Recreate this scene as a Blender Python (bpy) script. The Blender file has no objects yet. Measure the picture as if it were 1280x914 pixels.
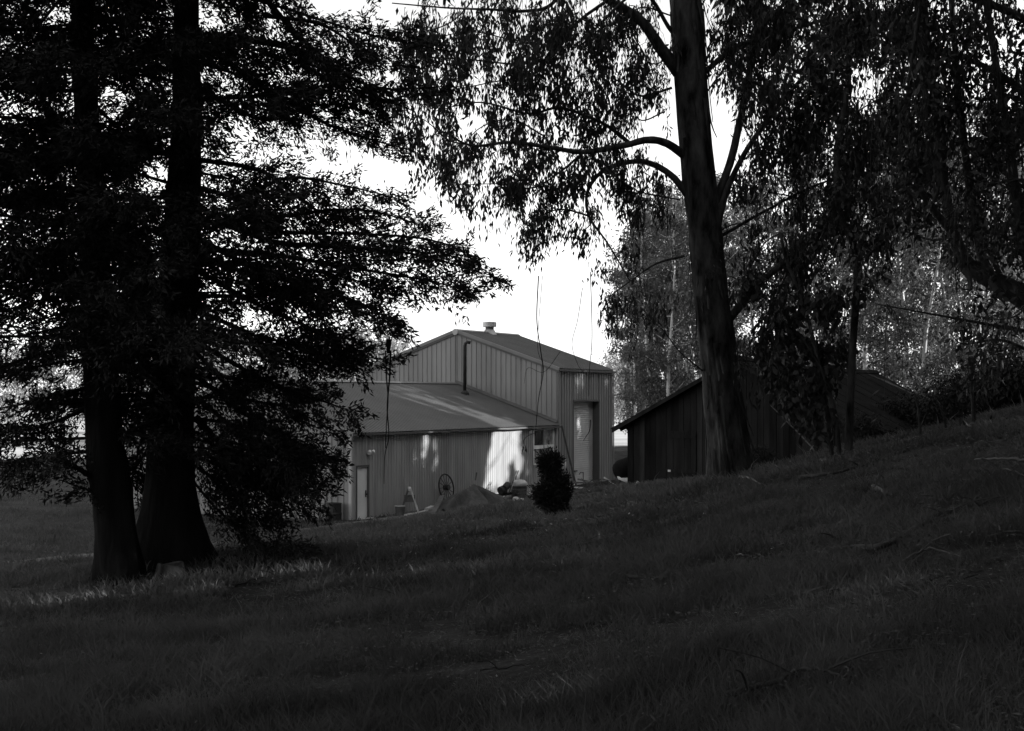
import bpy, math, random
import numpy as np
from mathutils import Vector

random.seed(7)
RNG = np.random.default_rng(11)
sc = bpy.context.scene
COL = sc.collection

# ------------------------------------------------------------------ camera, sky, sun, exposure
F = 1700.0                                   # focal length in pixels of a 1280 px wide frame
cam = bpy.data.cameras.new("camera")
cam.sensor_width = 36.0
cam.lens = 36.0 * F / 1280.0
cam.shift_y = (496 - 457) / 1280.0           # rising front: verticals stay upright
cam.clip_start = 0.1
cam.clip_end = 6000.0
cam_ob = bpy.data.objects.new("camera", cam)
COL.objects.link(cam_ob)
cam_ob.location = (0, 0, 0)
cam_ob.rotation_euler = (math.radians(90), 0, 0)
sc.camera = cam_ob

SUN_EL = math.radians(23.0)
SUN_AZ = math.radians(-8.0)                  # from +x (right), a little behind the camera
SDIR = np.array([math.cos(SUN_EL) * math.cos(SUN_AZ), math.cos(SUN_EL) * math.sin(SUN_AZ), math.sin(SUN_EL)])

world = bpy.data.worlds.new("World")
sc.world = world
world.use_nodes = True
nt = world.node_tree
bg = nt.nodes["Background"]
sky = nt.nodes.new("ShaderNodeTexSky")
sky.sky_type = 'NISHITA'
sky.sun_disc = False
sky.sun_elevation = SUN_EL
sky.sun_rotation = math.radians(90) - SUN_AZ
sky.air_density = 2.0
sky.dust_density = 0.3
sky.ozone_density = 0.0
bw = nt.nodes.new("ShaderNodeRGBToBW")       # a black and white photograph
nt.links.new(sky.outputs[0], bw.inputs[0])
nt.links.new(bw.outputs[0], bg.inputs[0])
bg.inputs[1].default_value = 0.15

sun = bpy.data.lights.new("sun", 'SUN')
sun.energy = 5.0
sun.angle = math.radians(0.5)
sun.color = (1, 1, 1)
sun_ob = bpy.data.objects.new("sun", sun)
COL.objects.link(sun_ob)
sun_ob.rotation_euler = Vector((-SDIR[0], -SDIR[1], -SDIR[2])).to_track_quat('-Z', 'Y').to_euler()
sun_ob.location = (60, 0, 60)

sc.view_settings.view_transform = 'Standard'
sc.view_settings.look = 'None'
sc.view_settings.gamma = 1.0
sc.view_settings.use_curve_mapping = False
sc.view_settings.exposure = 0.9
sc.cycles.max_bounces = 5
sc.cycles.diffuse_bounces = 3
sc.cycles.glossy_bounces = 2
sc.cycles.transmission_bounces = 2


def P(px, py, d):
    """a point at distance d whose direction was read off the photograph"""
    return np.array([(px - 640) / F * d, d, (496 - py) / F * d])


# ------------------------------------------------------------------ materials (all greys)
def mat(name, base, rough=0.8, var=0.35, scale=3.0, stretch=(1, 1, 1), bump=0.0, bscale=None, metallic=0.0, spec=0.3, detail=5.0, transl=0.0, coord='Object'):
    m = bpy.data.materials.new(name)
    m.use_nodes = True
    n = m.node_tree.nodes
    l = m.node_tree.links
    b = n["Principled BSDF"]
    b.inputs["Roughness"].default_value = rough
    b.inputs["Metallic"].default_value = metallic
    b.inputs["Specular IOR Level"].default_value = spec
    tc = n.new("ShaderNodeTexCoord")
    mp = n.new("ShaderNodeMapping")
    mp.inputs["Scale"].default_value = stretch
    l.new(tc.outputs[coord], mp.inputs[0])
    nz = n.new("ShaderNodeTexNoise")
    nz.inputs["Scale"].default_value = scale
    nz.inputs["Detail"].default_value = detail
    nz.inputs["Roughness"].default_value = 0.6
    l.new(mp.outputs[0], nz.inputs["Vector"])
    cr = n.new("ShaderNodeValToRGB")
    lo, hi = base * (1 - var), base * (1 + var)
    cr.color_ramp.elements[0].position = 0.3
    cr.color_ramp.elements[1].position = 0.7
    cr.color_ramp.elements[0].color = (lo, lo, lo, 1)
    cr.color_ramp.elements[1].color = (hi, hi, hi, 1)
    l.new(nz.outputs["Fac"], cr.inputs[0])
    l.new(cr.outputs[0], b.inputs["Base Color"])
    if bump > 0:
        n2 = n.new("ShaderNodeTexNoise")
        n2.inputs["Scale"].default_value = bscale or scale * 4
        n2.inputs["Detail"].default_value = 6
        l.new(mp.outputs[0], n2.inputs["Vector"])
        bp = n.new("ShaderNodeBump")
        bp.inputs["Strength"].default_value = bump
        bp.inputs["Distance"].default_value = 0.05
        l.new(n2.outputs["Fac"], bp.inputs["Height"])
        l.new(bp.outputs[0], b.inputs["Normal"])
    if transl > 0:
        tr = n.new("ShaderNodeBsdfTranslucent")
        l.new(cr.outputs[0], tr.inputs[0])
        mx = n.new("ShaderNodeMixShader")
        mx.inputs[0].default_value = transl
        l.new(b.outputs[0], mx.inputs[1])
        l.new(tr.outputs[0], mx.inputs[2])
        l.new(mx.outputs[0], n["Material Output"].inputs[0])
    return m


M = {
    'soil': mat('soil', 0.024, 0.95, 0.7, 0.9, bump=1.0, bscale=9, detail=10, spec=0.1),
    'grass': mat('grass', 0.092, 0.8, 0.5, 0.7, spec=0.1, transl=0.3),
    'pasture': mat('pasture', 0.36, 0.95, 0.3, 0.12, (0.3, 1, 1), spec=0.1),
    'lit_ground': mat('lit_ground', 0.12, 0.95, 0.4, 1.2, bump=0.5, spec=0.1),  # paler ground colour standing in for light falling on the yard
    'bark_litter': mat('bark_litter', 0.065, 0.9, 0.7, 0.8, spec=0.1),
    'litter': mat('litter', 0.085, 0.8, 0.6, 5.0, spec=0.2),
    'litter_pale': mat('litter_pale', 0.3, 0.6, 0.3, 5.0, spec=0.3),
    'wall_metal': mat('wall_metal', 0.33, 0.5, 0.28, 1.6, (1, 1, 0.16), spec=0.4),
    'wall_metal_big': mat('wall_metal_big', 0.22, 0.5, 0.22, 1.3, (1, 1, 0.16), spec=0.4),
    'roof_metal': mat('roof_metal', 0.085, 0.55, 0.2, 0.6, bump=0.05, spec=0.4),
    'trim': mat('trim', 0.18, 0.5, 0.15, 1.0),
    'trim_dark': mat('trim_dark', 0.10, 0.6, 0.2, 1.0),
    'trim_pale': mat('trim_pale', 0.4, 0.5, 0.12, 1.0),
    'door_paint': mat('door_paint', 0.78, 0.55, 0.08, 1.5),
    'rollup': mat('rollup', 0.56, 0.5, 0.1, 1.2),
    'dark_metal': mat('dark_metal', 0.025, 0.6, 0.4, 4.0),
    'black_tank': mat('black_tank', 0.01, 0.9, 0.3, 3.0, spec=0.05),
    'rust': mat('rust', 0.06, 0.8, 0.5, 6.0),
    'galv': mat('galv', 0.45, 0.45, 0.2, 4.0, metallic=0.3),
    'glass': mat('glass', 0.03, 0.12, 0.5, 1.5, spec=0.6),
    'glass_reflection': mat('glass_reflection', 0.22, 0.2, 0.95, 2.6, (1, 1, 1), spec=0.6),  # blotchy pale tone painted in for reflections on the panes
    'barn_wood': mat('barn_wood', 0.016, 0.9, 0.5, 3.0, (1, 1, 0.15), bump=0.4, spec=0.1),
    'barn_wood_b': mat('barn_wood_b', 0.024, 0.9, 0.6, 3.0, (1, 1, 0.15), bump=0.4, spec=0.05),
    'barn_wood_c': mat('barn_wood_c', 0.011, 0.9, 0.5, 4.0, (1, 1, 0.15), bump=0.4, spec=0.05),
    'barn_roof': mat('barn_roof', 0.014, 0.95, 0.5, 1.2, (1, 1, 1), bump=0.2, spec=0.03),
    'wood_pale': mat('wood_pale', 0.45, 0.8, 0.3, 3.0, spec=0.2),
    'wood_dark': mat('wood_dark', 0.1, 0.85, 0.4, 3.0, spec=0.2),
    'canvas': mat('canvas', 0.07, 0.85, 0.45, 2.5, bump=0.6, spec=0.2),
    'conifer_bark': mat('conifer_bark', 0.014, 0.95, 0.5, 5.0, (1, 1, 0.12), bump=0.9, bscale=9, spec=0.05),
    'conifer_leaf': mat('conifer_leaf', 0.025, 0.8, 0.4, 1.0, spec=0.1),
    'euc_bark': mat('euc_bark', 0.042, 0.85, 1.0, 4.5, (1, 1, 0.35), bump=1.0, bscale=7, spec=0.1),
    'euc_leaf': mat('euc_leaf', 0.032, 0.6, 0.4, 1.0, spec=0.25, transl=0.15),
    'dead_leaf': mat('dead_leaf', 0.075, 0.7, 0.4, 1.0, spec=0.2),
    'right_bark': mat('right_bark', 0.05, 0.85, 0.5, 4.0, (1, 1, 0.3), bump=0.5, spec=0.1),
    'far_leaf': mat('far_leaf', 0.115, 0.7, 0.6, 0.55, spec=0.2, transl=0.3),  # leaf colour brightened in place of distance haze
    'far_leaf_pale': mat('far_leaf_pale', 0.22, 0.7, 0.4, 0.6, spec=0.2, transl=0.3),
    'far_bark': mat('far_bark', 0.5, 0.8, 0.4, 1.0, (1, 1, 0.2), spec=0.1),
    'bush_leaf': mat('bush_leaf', 0.022, 0.8, 0.4, 2.0, spec=0.1),
    'white_paint': mat('white_paint', 0.8, 0.5, 0.05, 1.0),
    'stone_pale': mat('stone_pale', 0.5, 0.8, 0.2, 3.0),
    'stick': mat('stick', 0.045, 0.85, 0.5, 4.0, spec=0.1),
}


# ------------------------------------------------------------------ mesh helpers
class MB:
    def __init__(self):
        self.v, self.f = [], []

    def quad_strip(self, rows, closed=False):
        """rows: list of equal-length lists of points"""
        b = len(self.v)
        n = len(rows[0])
        for r in rows:
            self.v.extend([tuple(p) for p in r])
        for i in range(len(rows) - 1):
            for j in range(n if closed else n - 1):
                k = (j + 1) % n
                self.f.append((b + i * n + j, b + i * n + k, b + (i + 1) * n + k, b + (i + 1) * n + j))

    def poly(self, pts):
        b = len(self.v)
        self.v.extend([tuple(p) for p in pts])
        self.f.append(tuple(range(b, b + len(pts))))

    def hexa(self, p):
        """8 points: bottom ring then top ring"""
        b = len(self.v)
        self.v.extend([tuple(q) for q in p])
        for f in ((3, 2, 1, 0), (4, 5, 6, 7), (0, 1, 5, 4), (1, 2, 6, 5), (2, 3, 7, 6), (3, 0, 4, 7)):
            self.f.append(tuple(b + i for i in f))

    def box(self, fr, a0, a1, b0, b1, z0, z1):
        self.hexa([fr(a0, b0, z0), fr(a1, b0, z0), fr(a1, b1, z0), fr(a0, b1, z0), fr(a0, b0, z1), fr(a1, b0, z1), fr(a1, b1, z1), fr(a0, b1, z1)])

    def beam(self, p, q, w, h=None):
        """a square-section bar from p to q"""
        p, q = np.asarray(p, float), np.asarray(q, float)
        h = h or w
        t = (q - p) / np.linalg.norm(q - p)
        up = np.array([0, 0, 1.0]) if abs(t[2]) < 0.9 else np.array([1.0, 0, 0])
        s = np.cross(t, up); s /= np.linalg.norm(s)
        n = np.cross(s, t)
        s, n = s * w / 2, n * h / 2
        self.hexa([p - s - n, p + s - n, p + s + n, p - s + n, q - s - n, q + s - n, q + s + n, q - s + n])

    def tube(self, pts, rad, sides=8, cap=True, rough=0.0):
        pts = np.asarray(pts, float)
        n = len(pts)
        rad = np.broadcast_to(np.asarray(rad, float), (n,))
        tan = np.gradient(pts, axis=0)
        tan /= np.linalg.norm(tan, axis=1)[:, None] + 1e-9
        ref = np.array([1.0, 0, 0]) if abs(tan[0][0]) < 0.8 else np.array([0, 1.0, 0])
        ang = np.arange(sides) * 2 * math.pi / sides
        b = len(self.v)
        for i in range(n):
            s = ref - tan[i] * np.dot(ref, tan[i])
            s /= np.linalg.norm(s) + 1e-9
            ref = s
            u = np.cross(tan[i], s)
            rr = rad[i] * (1 + rough * RNG.normal(size=sides)) if rough else np.full(sides, rad[i])
            ring = pts[i] + (np.cos(ang)[:, None] * s + np.sin(ang)[:, None] * u) * rr[:, None]
            self.v.extend(map(tuple, ring))
        for i in range(n - 1):
            for j in range(sides):
                k = (j + 1) % sides
                self.f.append((b + i * sides + j, b + i * sides + k, b + (i + 1) * sides + k, b + (i + 1) * sides + j))
        if cap:
            self.f.append(tuple(b + j for j in reversed(range(sides))))
            self.f.append(tuple(b + (n - 1) * sides + j for j in range(sides)))

    def lathe(self, prof, c, sides=20):
        rows = []
        for r, z in prof:
            rows.append([(c[0] + r * math.cos(2 * math.pi * j / sides), c[1] + r * math.sin(2 * math.pi * j / sides), c[2] + z) for j in range(sides)])
        self.quad_strip(rows, closed=True)
        self.poly(rows[-1])
        self.poly(rows[0][::-1])


def smooth_path(pts, n):
    """Catmull-Rom through the points, n samples"""
    pts = [np.asarray(p, float) for p in pts]
    ext = [2 * pts[0] - pts[1]] + pts + [2 * pts[-1] - pts[-2]]
    out = []
    m = len(pts) - 1
    for k in range(n):
        t = k / (n - 1) * m
        i = min(int(t), m - 1)
        u = t - i
        a, b, c, d = ext[i], ext[i + 1], ext[i + 2], ext[i + 3]
        out.append(0.5 * ((2 * b) + (c - a) * u + (2 * a - 5 * b + 4 * c - d) * u * u + (3 * b - a - 3 * c + d) * u ** 3))
    return np.array(out)


def empty(name, loc, label=None, cat=None, group=None):
    o = bpy.data.objects.new(name, None)
    COL.objects.link(o)
    o.location = tuple(loc)
    o.empty_display_size = 0.3
    tag(o, label, cat, group)
    return o


def tag(o, label=None, cat=None, group=None, kind=None):
    if label: o['label'] = label
    if cat: o['category'] = cat
    if group: o['group'] = group
    if kind: o['kind'] = kind
    return o


def org(o):
    p = np.zeros(3)
    while o is not None:
        p += np.array(o.location)
        o = o.parent
    return p


def link_mesh(name, me, m, parent=None):
    o = bpy.data.objects.new(name, me)
    COL.objects.link(o)
    if m is not None:
        me.materials.append(m)
    if parent is not None:
        o.parent = parent
    return o


def part(name, mb, m, parent=None, smooth=False, origin=None):
    """ONE mesh object; a top-level one gets its origin at `origin`"""
    off = org(parent) if parent is not None else (np.asarray(origin, float) if origin is not None else np.zeros(3))
    me = bpy.data.meshes.new(name)
    vv = np.asarray(mb.v, float) - off
    me.from_pydata(vv.tolist(), [], mb.f)
    if smooth:
        me.polygons.foreach_set("use_smooth", np.ones(len(me.polygons), bool))
    me.update()
    o = link_mesh(name, me, m, parent)
    if parent is None and origin is not None:
        o.location = tuple(origin)
    return o


def quads_mesh(name, V, m, parent=None, nv=4):
    """V: (n, nv, 3) free-standing faces"""
    off = org(parent) if parent is not None else np.zeros(3)
    n = len(V)
    me = bpy.data.meshes.new(name)
    me.vertices.add(n * nv)
    me.vertices.foreach_set("co", (V.reshape(-1, 3) - off).astype(np.float32).ravel())
    me.loops.add(n * nv)
    me.loops.foreach_set("vertex_index", np.arange(n * nv, dtype=np.int32))
    me.polygons.add(n)
    me.polygons.foreach_set("loop_start", np.arange(0, n * nv, nv, dtype=np.int32))
    me.update(calc_edges=True)
    return link_mesh(name, me, m, parent)


def unit(a):
    return a / (np.linalg.norm(a, axis=-1, keepdims=True) + 1e-9)


def kites(c, d, length, width, base=0.45, flat=False):
    """leaf-shaped faces: start c, direction d (n,3), random facing"""
    n = len(c)
    d = unit(d)
    r = RNG.normal(size=(n, 3))
    if flat: r = r * 0.3 + np.array([0, 0, 1.0])
    s = unit(np.cross(d, r))
    length = np.broadcast_to(length, (n,))[:, None]
    width = np.broadcast_to(width, (n,))[:, None]
    mid = c + d * length * base
    return np.stack([c, mid + s * width / 2, c + d * length, mid - s * width / 2], axis=1)


# ------------------------------------------------------------------ terrain
CP = np.array([
    (0, 0, -1.75), (0, 7, -1.86), (-3.2, 8.5, -2.12), (2.1, 5.5, -1.35), (3.4, 9, -1.1), (5.6, 15, -0.98), (-8, 15, -3.25), (-7, 6, -2.8),
    (0, 13, -2.05), (0, 20, -2.42), (0.2, 30, -2.95), (1.06, 36, -3.2), (-6.3, 22, -2.97), (-5.6, 23.2, -2.82), (-12, 35, -4.3), (-15, 20, -4.3),
    (4.85, 30, -1.8), (2.6, 40, -2.8), (9.4, 25, -0.42), (13.2, 40, -0.85), (9.9, 40, -1.9), (15, 40, -0.56), (4.3, 50, -3.35), (11.6, 45.6, -2.25), (17, 57, -1.3), (8.5, 62, -3.6),
    (-6.5, 55, -5.0), (-6.5, 48, -4.75), (-1.2, 45, -3.75), (0.5, 55, -4.5), (2.4, 68, -4.7), (6, 75, -4.65), (7.5, 85, -4.8), (-3.5, 59, -4.92), (-18, 60, -5.0), (-20, 40, -4.9), (-30, 60, -5.0), (-25, 25, -5.0),
    (-10, 90, -5.0), (10, 100, -5.0), (-40, 100, -5.0), (20, 40, 0.0), (30, 30, 3), (30, 60, 1.0), (21, 55, -0.8), (45, 50, 6.5), (30, 0, 4.5), (20, -10, 2.0), (60, 30, 9), (0, -20, -1.0), (-20, -20, -4),
    (25, 85, -3.6), (32, 100, -3.8), (20, 70, -2.6), (20, 120, -4), (60, 110, 1), (60, 70, 6), (12, 10, 0.6), (-40, 0, -5), (-60, 60, -5), (60, -20, 7), (0, -40, 0), (0, 130, -5), (40, 140, -4.5)], float)


def _tps(c, lam=0.6):
    n = len(c)
    d = np.linalg.norm(c[:, None, :2] - c[None, :, :2], axis=2)
    K = np.where(d > 0, d * d * np.log(d + 1e-12), 0) + lam * np.eye(n)
    Q = np.c_[np.ones(n), c[:, :2]]
    A = np.block([[K, Q], [Q.T, np.zeros((3, 3))]])
    return np.linalg.solve(A, np.r_[c[:, 2], 0, 0, 0])


_W = _tps(CP)


def H(x, y, rough=True):
    x = np.atleast_1d(np.asarray(x, float)); y = np.atleast_1d(np.asarray(y, float))
    xc, yc = np.clip(x, -60, 62), np.clip(y, -40, 140)
    d = np.sqrt((xc[..., None] - CP[:, 0]) ** 2 + (yc[..., None] - CP[:, 1]) ** 2)
    z = (np.where(d > 0, d * d * np.log(d + 1e-12), 0) @ _W[:len(CP)]) + _W[-3] + _W[-2] * xc + _W[-1] * yc
    far = np.clip((np.hypot(np.maximum(x - 62, 0) + np.maximum(-60 - x, 0), np.maximum(y - 135, 0) + np.maximum(-40 - y, 0))) / 60, 0, 1)
    z = z * (1 - far) + (-5.0) * far
    z = np.where(y > 118, np.minimum(z, z * (1 - np.clip((y - 118) / 25, 0, 1)) - 5 * np.clip((y - 118) / 25, 0, 1)), z)
    if rough:
        a = np.exp(-np.maximum(np.hypot(x, y) - 30, 0) / 40)
        z = z + a * (0.03 * np.sin(x * 1.3 + 0.7 * y) * np.sin(y * 0.9 - 0.4 * x + 1) + 0.03 * np.sin(2.9 * x - 1.7 * y) * np.sin(3.1 * y + 1.1 * x) + 0.015 * np.sin(7.1 * x + 2) * np.sin(6.3 * y + x))
    return z


def h1(x, y):
    return float(H(x, y)[0])


def ground():
    t = np.linspace(-1, 1, 260)
    ax = 18 * np.sinh(t * 5.1)
    tx = ax + 3
    ay = 18 * np.sinh(np.linspace(-0.72, 1, 300) * 5.1) + 12
    X, Y = np.meshgrid(tx, ay)
    Z = H(X, Y)
    nx, ny = len(tx), len(ay)
    V = np.stack([X, Y, Z], -1).reshape(-1, 3)
    idx = np.arange(nx * ny).reshape(ny, nx)
    Q = np.stack([idx[:-1, :-1], idx[:-1, 1:], idx[1:, 1:], idx[1:, :-1]], -1).reshape(-1, 4)
    me = bpy.data.meshes.new("ground")
    me.from_pydata(V.tolist(), [], Q.tolist())
    me.polygons.foreach_set("use_smooth", np.ones(len(me.polygons), bool))
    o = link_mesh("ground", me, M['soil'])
    tag(o, kind='structure')
    return o


ground()

def pasture():
    xs = np.concatenate([np.linspace(-900, -130, 14), np.linspace(-120, 120, 61), np.linspace(130, 900, 14)])
    ys = np.concatenate([np.linspace(136, 300, 34), np.linspace(320, 1400, 16)])
    X, Y = np.meshgrid(xs, ys)
    Y = Y + np.where(Y < 137, 3 * np.sin(X * 0.11) + 1.5 * np.sin(X * 0.31), 0)
    Z = H(X, Y) + 0.04
    V = np.stack([X, Y, Z], -1).reshape(-1, 3); idx = np.arange(X.size).reshape(X.shape)
    Q = np.stack([idx[:-1, :-1], idx[:-1, 1:], idx[1:, 1:], idx[1:, :-1]], -1).reshape(-1, 4)
    me = bpy.data.meshes.new("pasture"); me.from_pydata(V.tolist(), [], Q.tolist())
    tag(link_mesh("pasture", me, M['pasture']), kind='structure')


pasture()

# ------------------------------------------------------------------ frames of the two metal buildings and the barn
A2 = np.array([0.486, 0.874]); B2 = np.array([-0.874, 0.486]); C2 = np.array([2.4, 71.0])


def S(u, v, z):
    p = C2 + u * A2 + v * B2
    return (p[0], p[1], z)


G2 = np.array([0.839, -0.545]); L2 = np.array([0.545, 0.839]); D2 = np.array([7.96, 48.0])


def BF(a, b, z):
    """barn frame: a across the gable (left to right), b back along the ridge"""
    p = D2 + a * G2 + b * L2
    return (p[0], p[1], z)


# light shafts: where gaps in the grove on the hill let the sun reach the sheds: (point, half width, half height, skew)
E1 = unit(np.array([-SDIR[1], SDIR[0], 0.0]))
E2 = np.cross(SDIR, E1)
if E2[2] < 0: E2 = -E2
BEAMS = [
    (S(-5.9, 0, -2.0), 0.80, 1.9, 0.10), (S(-4.6, 0, -2.0), 0.7, 1.6, 0.0), (S(-5.4, 0, -1.3), 1.3, 1.1, 0.0), (S(-5.6, 0, -2.6), 1.0, 1.2, 0.1), (S(-6.8, 0, -3.0), 0.6, 1.7, 0.2), (S(-7.4, 0, -3.9), 0.35, 1.0, 0.2), (S(-6.0, 0, -4.2), 0.6, 1.2, 0.2), (S(-4.2, 0, -3.3), 0.35, 1.0, 0.1),
    (S(-5.6, 0, 0.6), 0.45, 2.2, -0.08), (S(-7.0, 0, 1.2), 0.22, 1.6, 0.0), (S(-4.6, 0, 0.0), 0.3, 1.0, 0.0),
    (S(-12.9, 0, -2.2), 0.32, 0.9, 0.05), (S(-12.0, 0, -2.6), 0.22, 0.7, 0.0), (S(-13.7, 0, -2.7), 0.2, 0.5, 0.0),
    (S(2.3, 0, 0.7), 0.2, 0.9, 0.0), (S(2.9, 0, 0.9), 0.15, 0.6, 0.0), (S(5.9, 0, 0.9), 0.15, 0.5, 0.0), (S(2.3, 0, -2.3), 0.06, 1.0, 0.08), (S(3.3, 0, -1.4), 0.06, 0.8, -0.08), (S(3.5, 0, -3.0), 0.04, 0.6, 0.0), (S(0.6, 0, -3.5), 0.3, 0.7, 0.0),
    (BF(1.2, 14.3, 0.5), 0.45, 0.9, 0.0), (BF(2.8, 14.0, -0.2), 0.4, 0.8, 0.0), (BF(0.3, 13.5, 0.9), 0.3, 0.5, 0.0),
]


def gap_edge(n, w):
    return RNG.uniform(0.3 if w > 0.4 else 0.15, 1.25, n)


def prune(V):
    """keep the leaf faces that do not stand in one of the gaps"""
    c = V.mean(axis=1)
    keep = np.ones(len(c), bool)
    for p, w, hgt, sk in BEAMS:
        r = c - np.asarray(p)
        t = r @ SDIR
        a, b = r @ E1, r @ E2
        a = a - sk * b
        q = (a / (w + 0.12)) ** 2 + (b / (hgt + 0.12)) ** 2
        keep &= ~((q < gap_edge(len(c), w)) & (t > 1.5))
    return V[keep]


# ------------------------------------------------------------------ sheet-metal surfaces
def rib_profile(L, period, depth, off=0.0, frac=0.3):
    """positions along the sheet and how far the rib stands proud"""
    out = [(0.0, 0.0)]
    x = off
    while x < L:
        for dx, dz in ((0, 0), (period * frac * 0.3, depth), (period * frac * 0.7, depth), (period * frac, 0)):
            if 0 < x + dx < L:
                out.append((x + dx, dz))
        x += period
    out.append((L, 0.0))
    return out


def sheet_wall(mb, fr, axis, a0, a1, fixed, z0, z1f, period, depth, out, frac=0.3, off=0.05):
    """a ribbed wall along axis 'u' or 'v' of frame fr; z0 and z1f may be functions"""
    lo, hi = [], []
    for s, dz in rib_profile(a1 - a0, period, depth, off, frac):
        a = a0 + s
        zb = z0(a) if callable(z0) else z0
        zt = z1f(a) if callable(z1f) else z1f
        if axis == 'u':
            lo.append(fr(a, fixed + out * dz, zb)); hi.append(fr(a, fixed + out * dz, zt))
        else:
            lo.append(fr(fixed + out * dz, a, zb)); hi.append(fr(fixed + out * dz, a, zt))
    mb.quad_strip([lo, hi])


def sheet_roof(mb, fr, u0, u1, va, za, vb, zb, period, depth, frac=0.25, off=0.1, nseg=3, wob=0.0):
    rows = [[] for _ in range(nseg + 1)]
    for s, dz in rib_profile(u1 - u0, period, depth, off, frac):
        for k in range(nseg + 1):
            t = k / nseg
            rows[k].append(fr(u0 + s, va + (vb - va) * t, za + (zb - za) * t + dz + wob * math.sin(3 * s + 9 * t)))
    mb.quad_strip(rows)


# heights
ZG, Z_LOW, Z_LOWR, Z_BIG, Z_BIGR = -5.3, -1.42, 0.70, 1.50, 3.60
W_B, HALF = 12.4, 6.2
LBIG, LLOW = 6.8, 18.3


def big_top(v):
    return Z_BIG + (Z_BIGR - Z_BIG) * (1 - abs(v - HALF) / HALF)


def low_top(v):
    return Z_LOW + (Z_LOWR - Z_LOW) * (1 - abs(v - HALF) / HALF)


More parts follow.
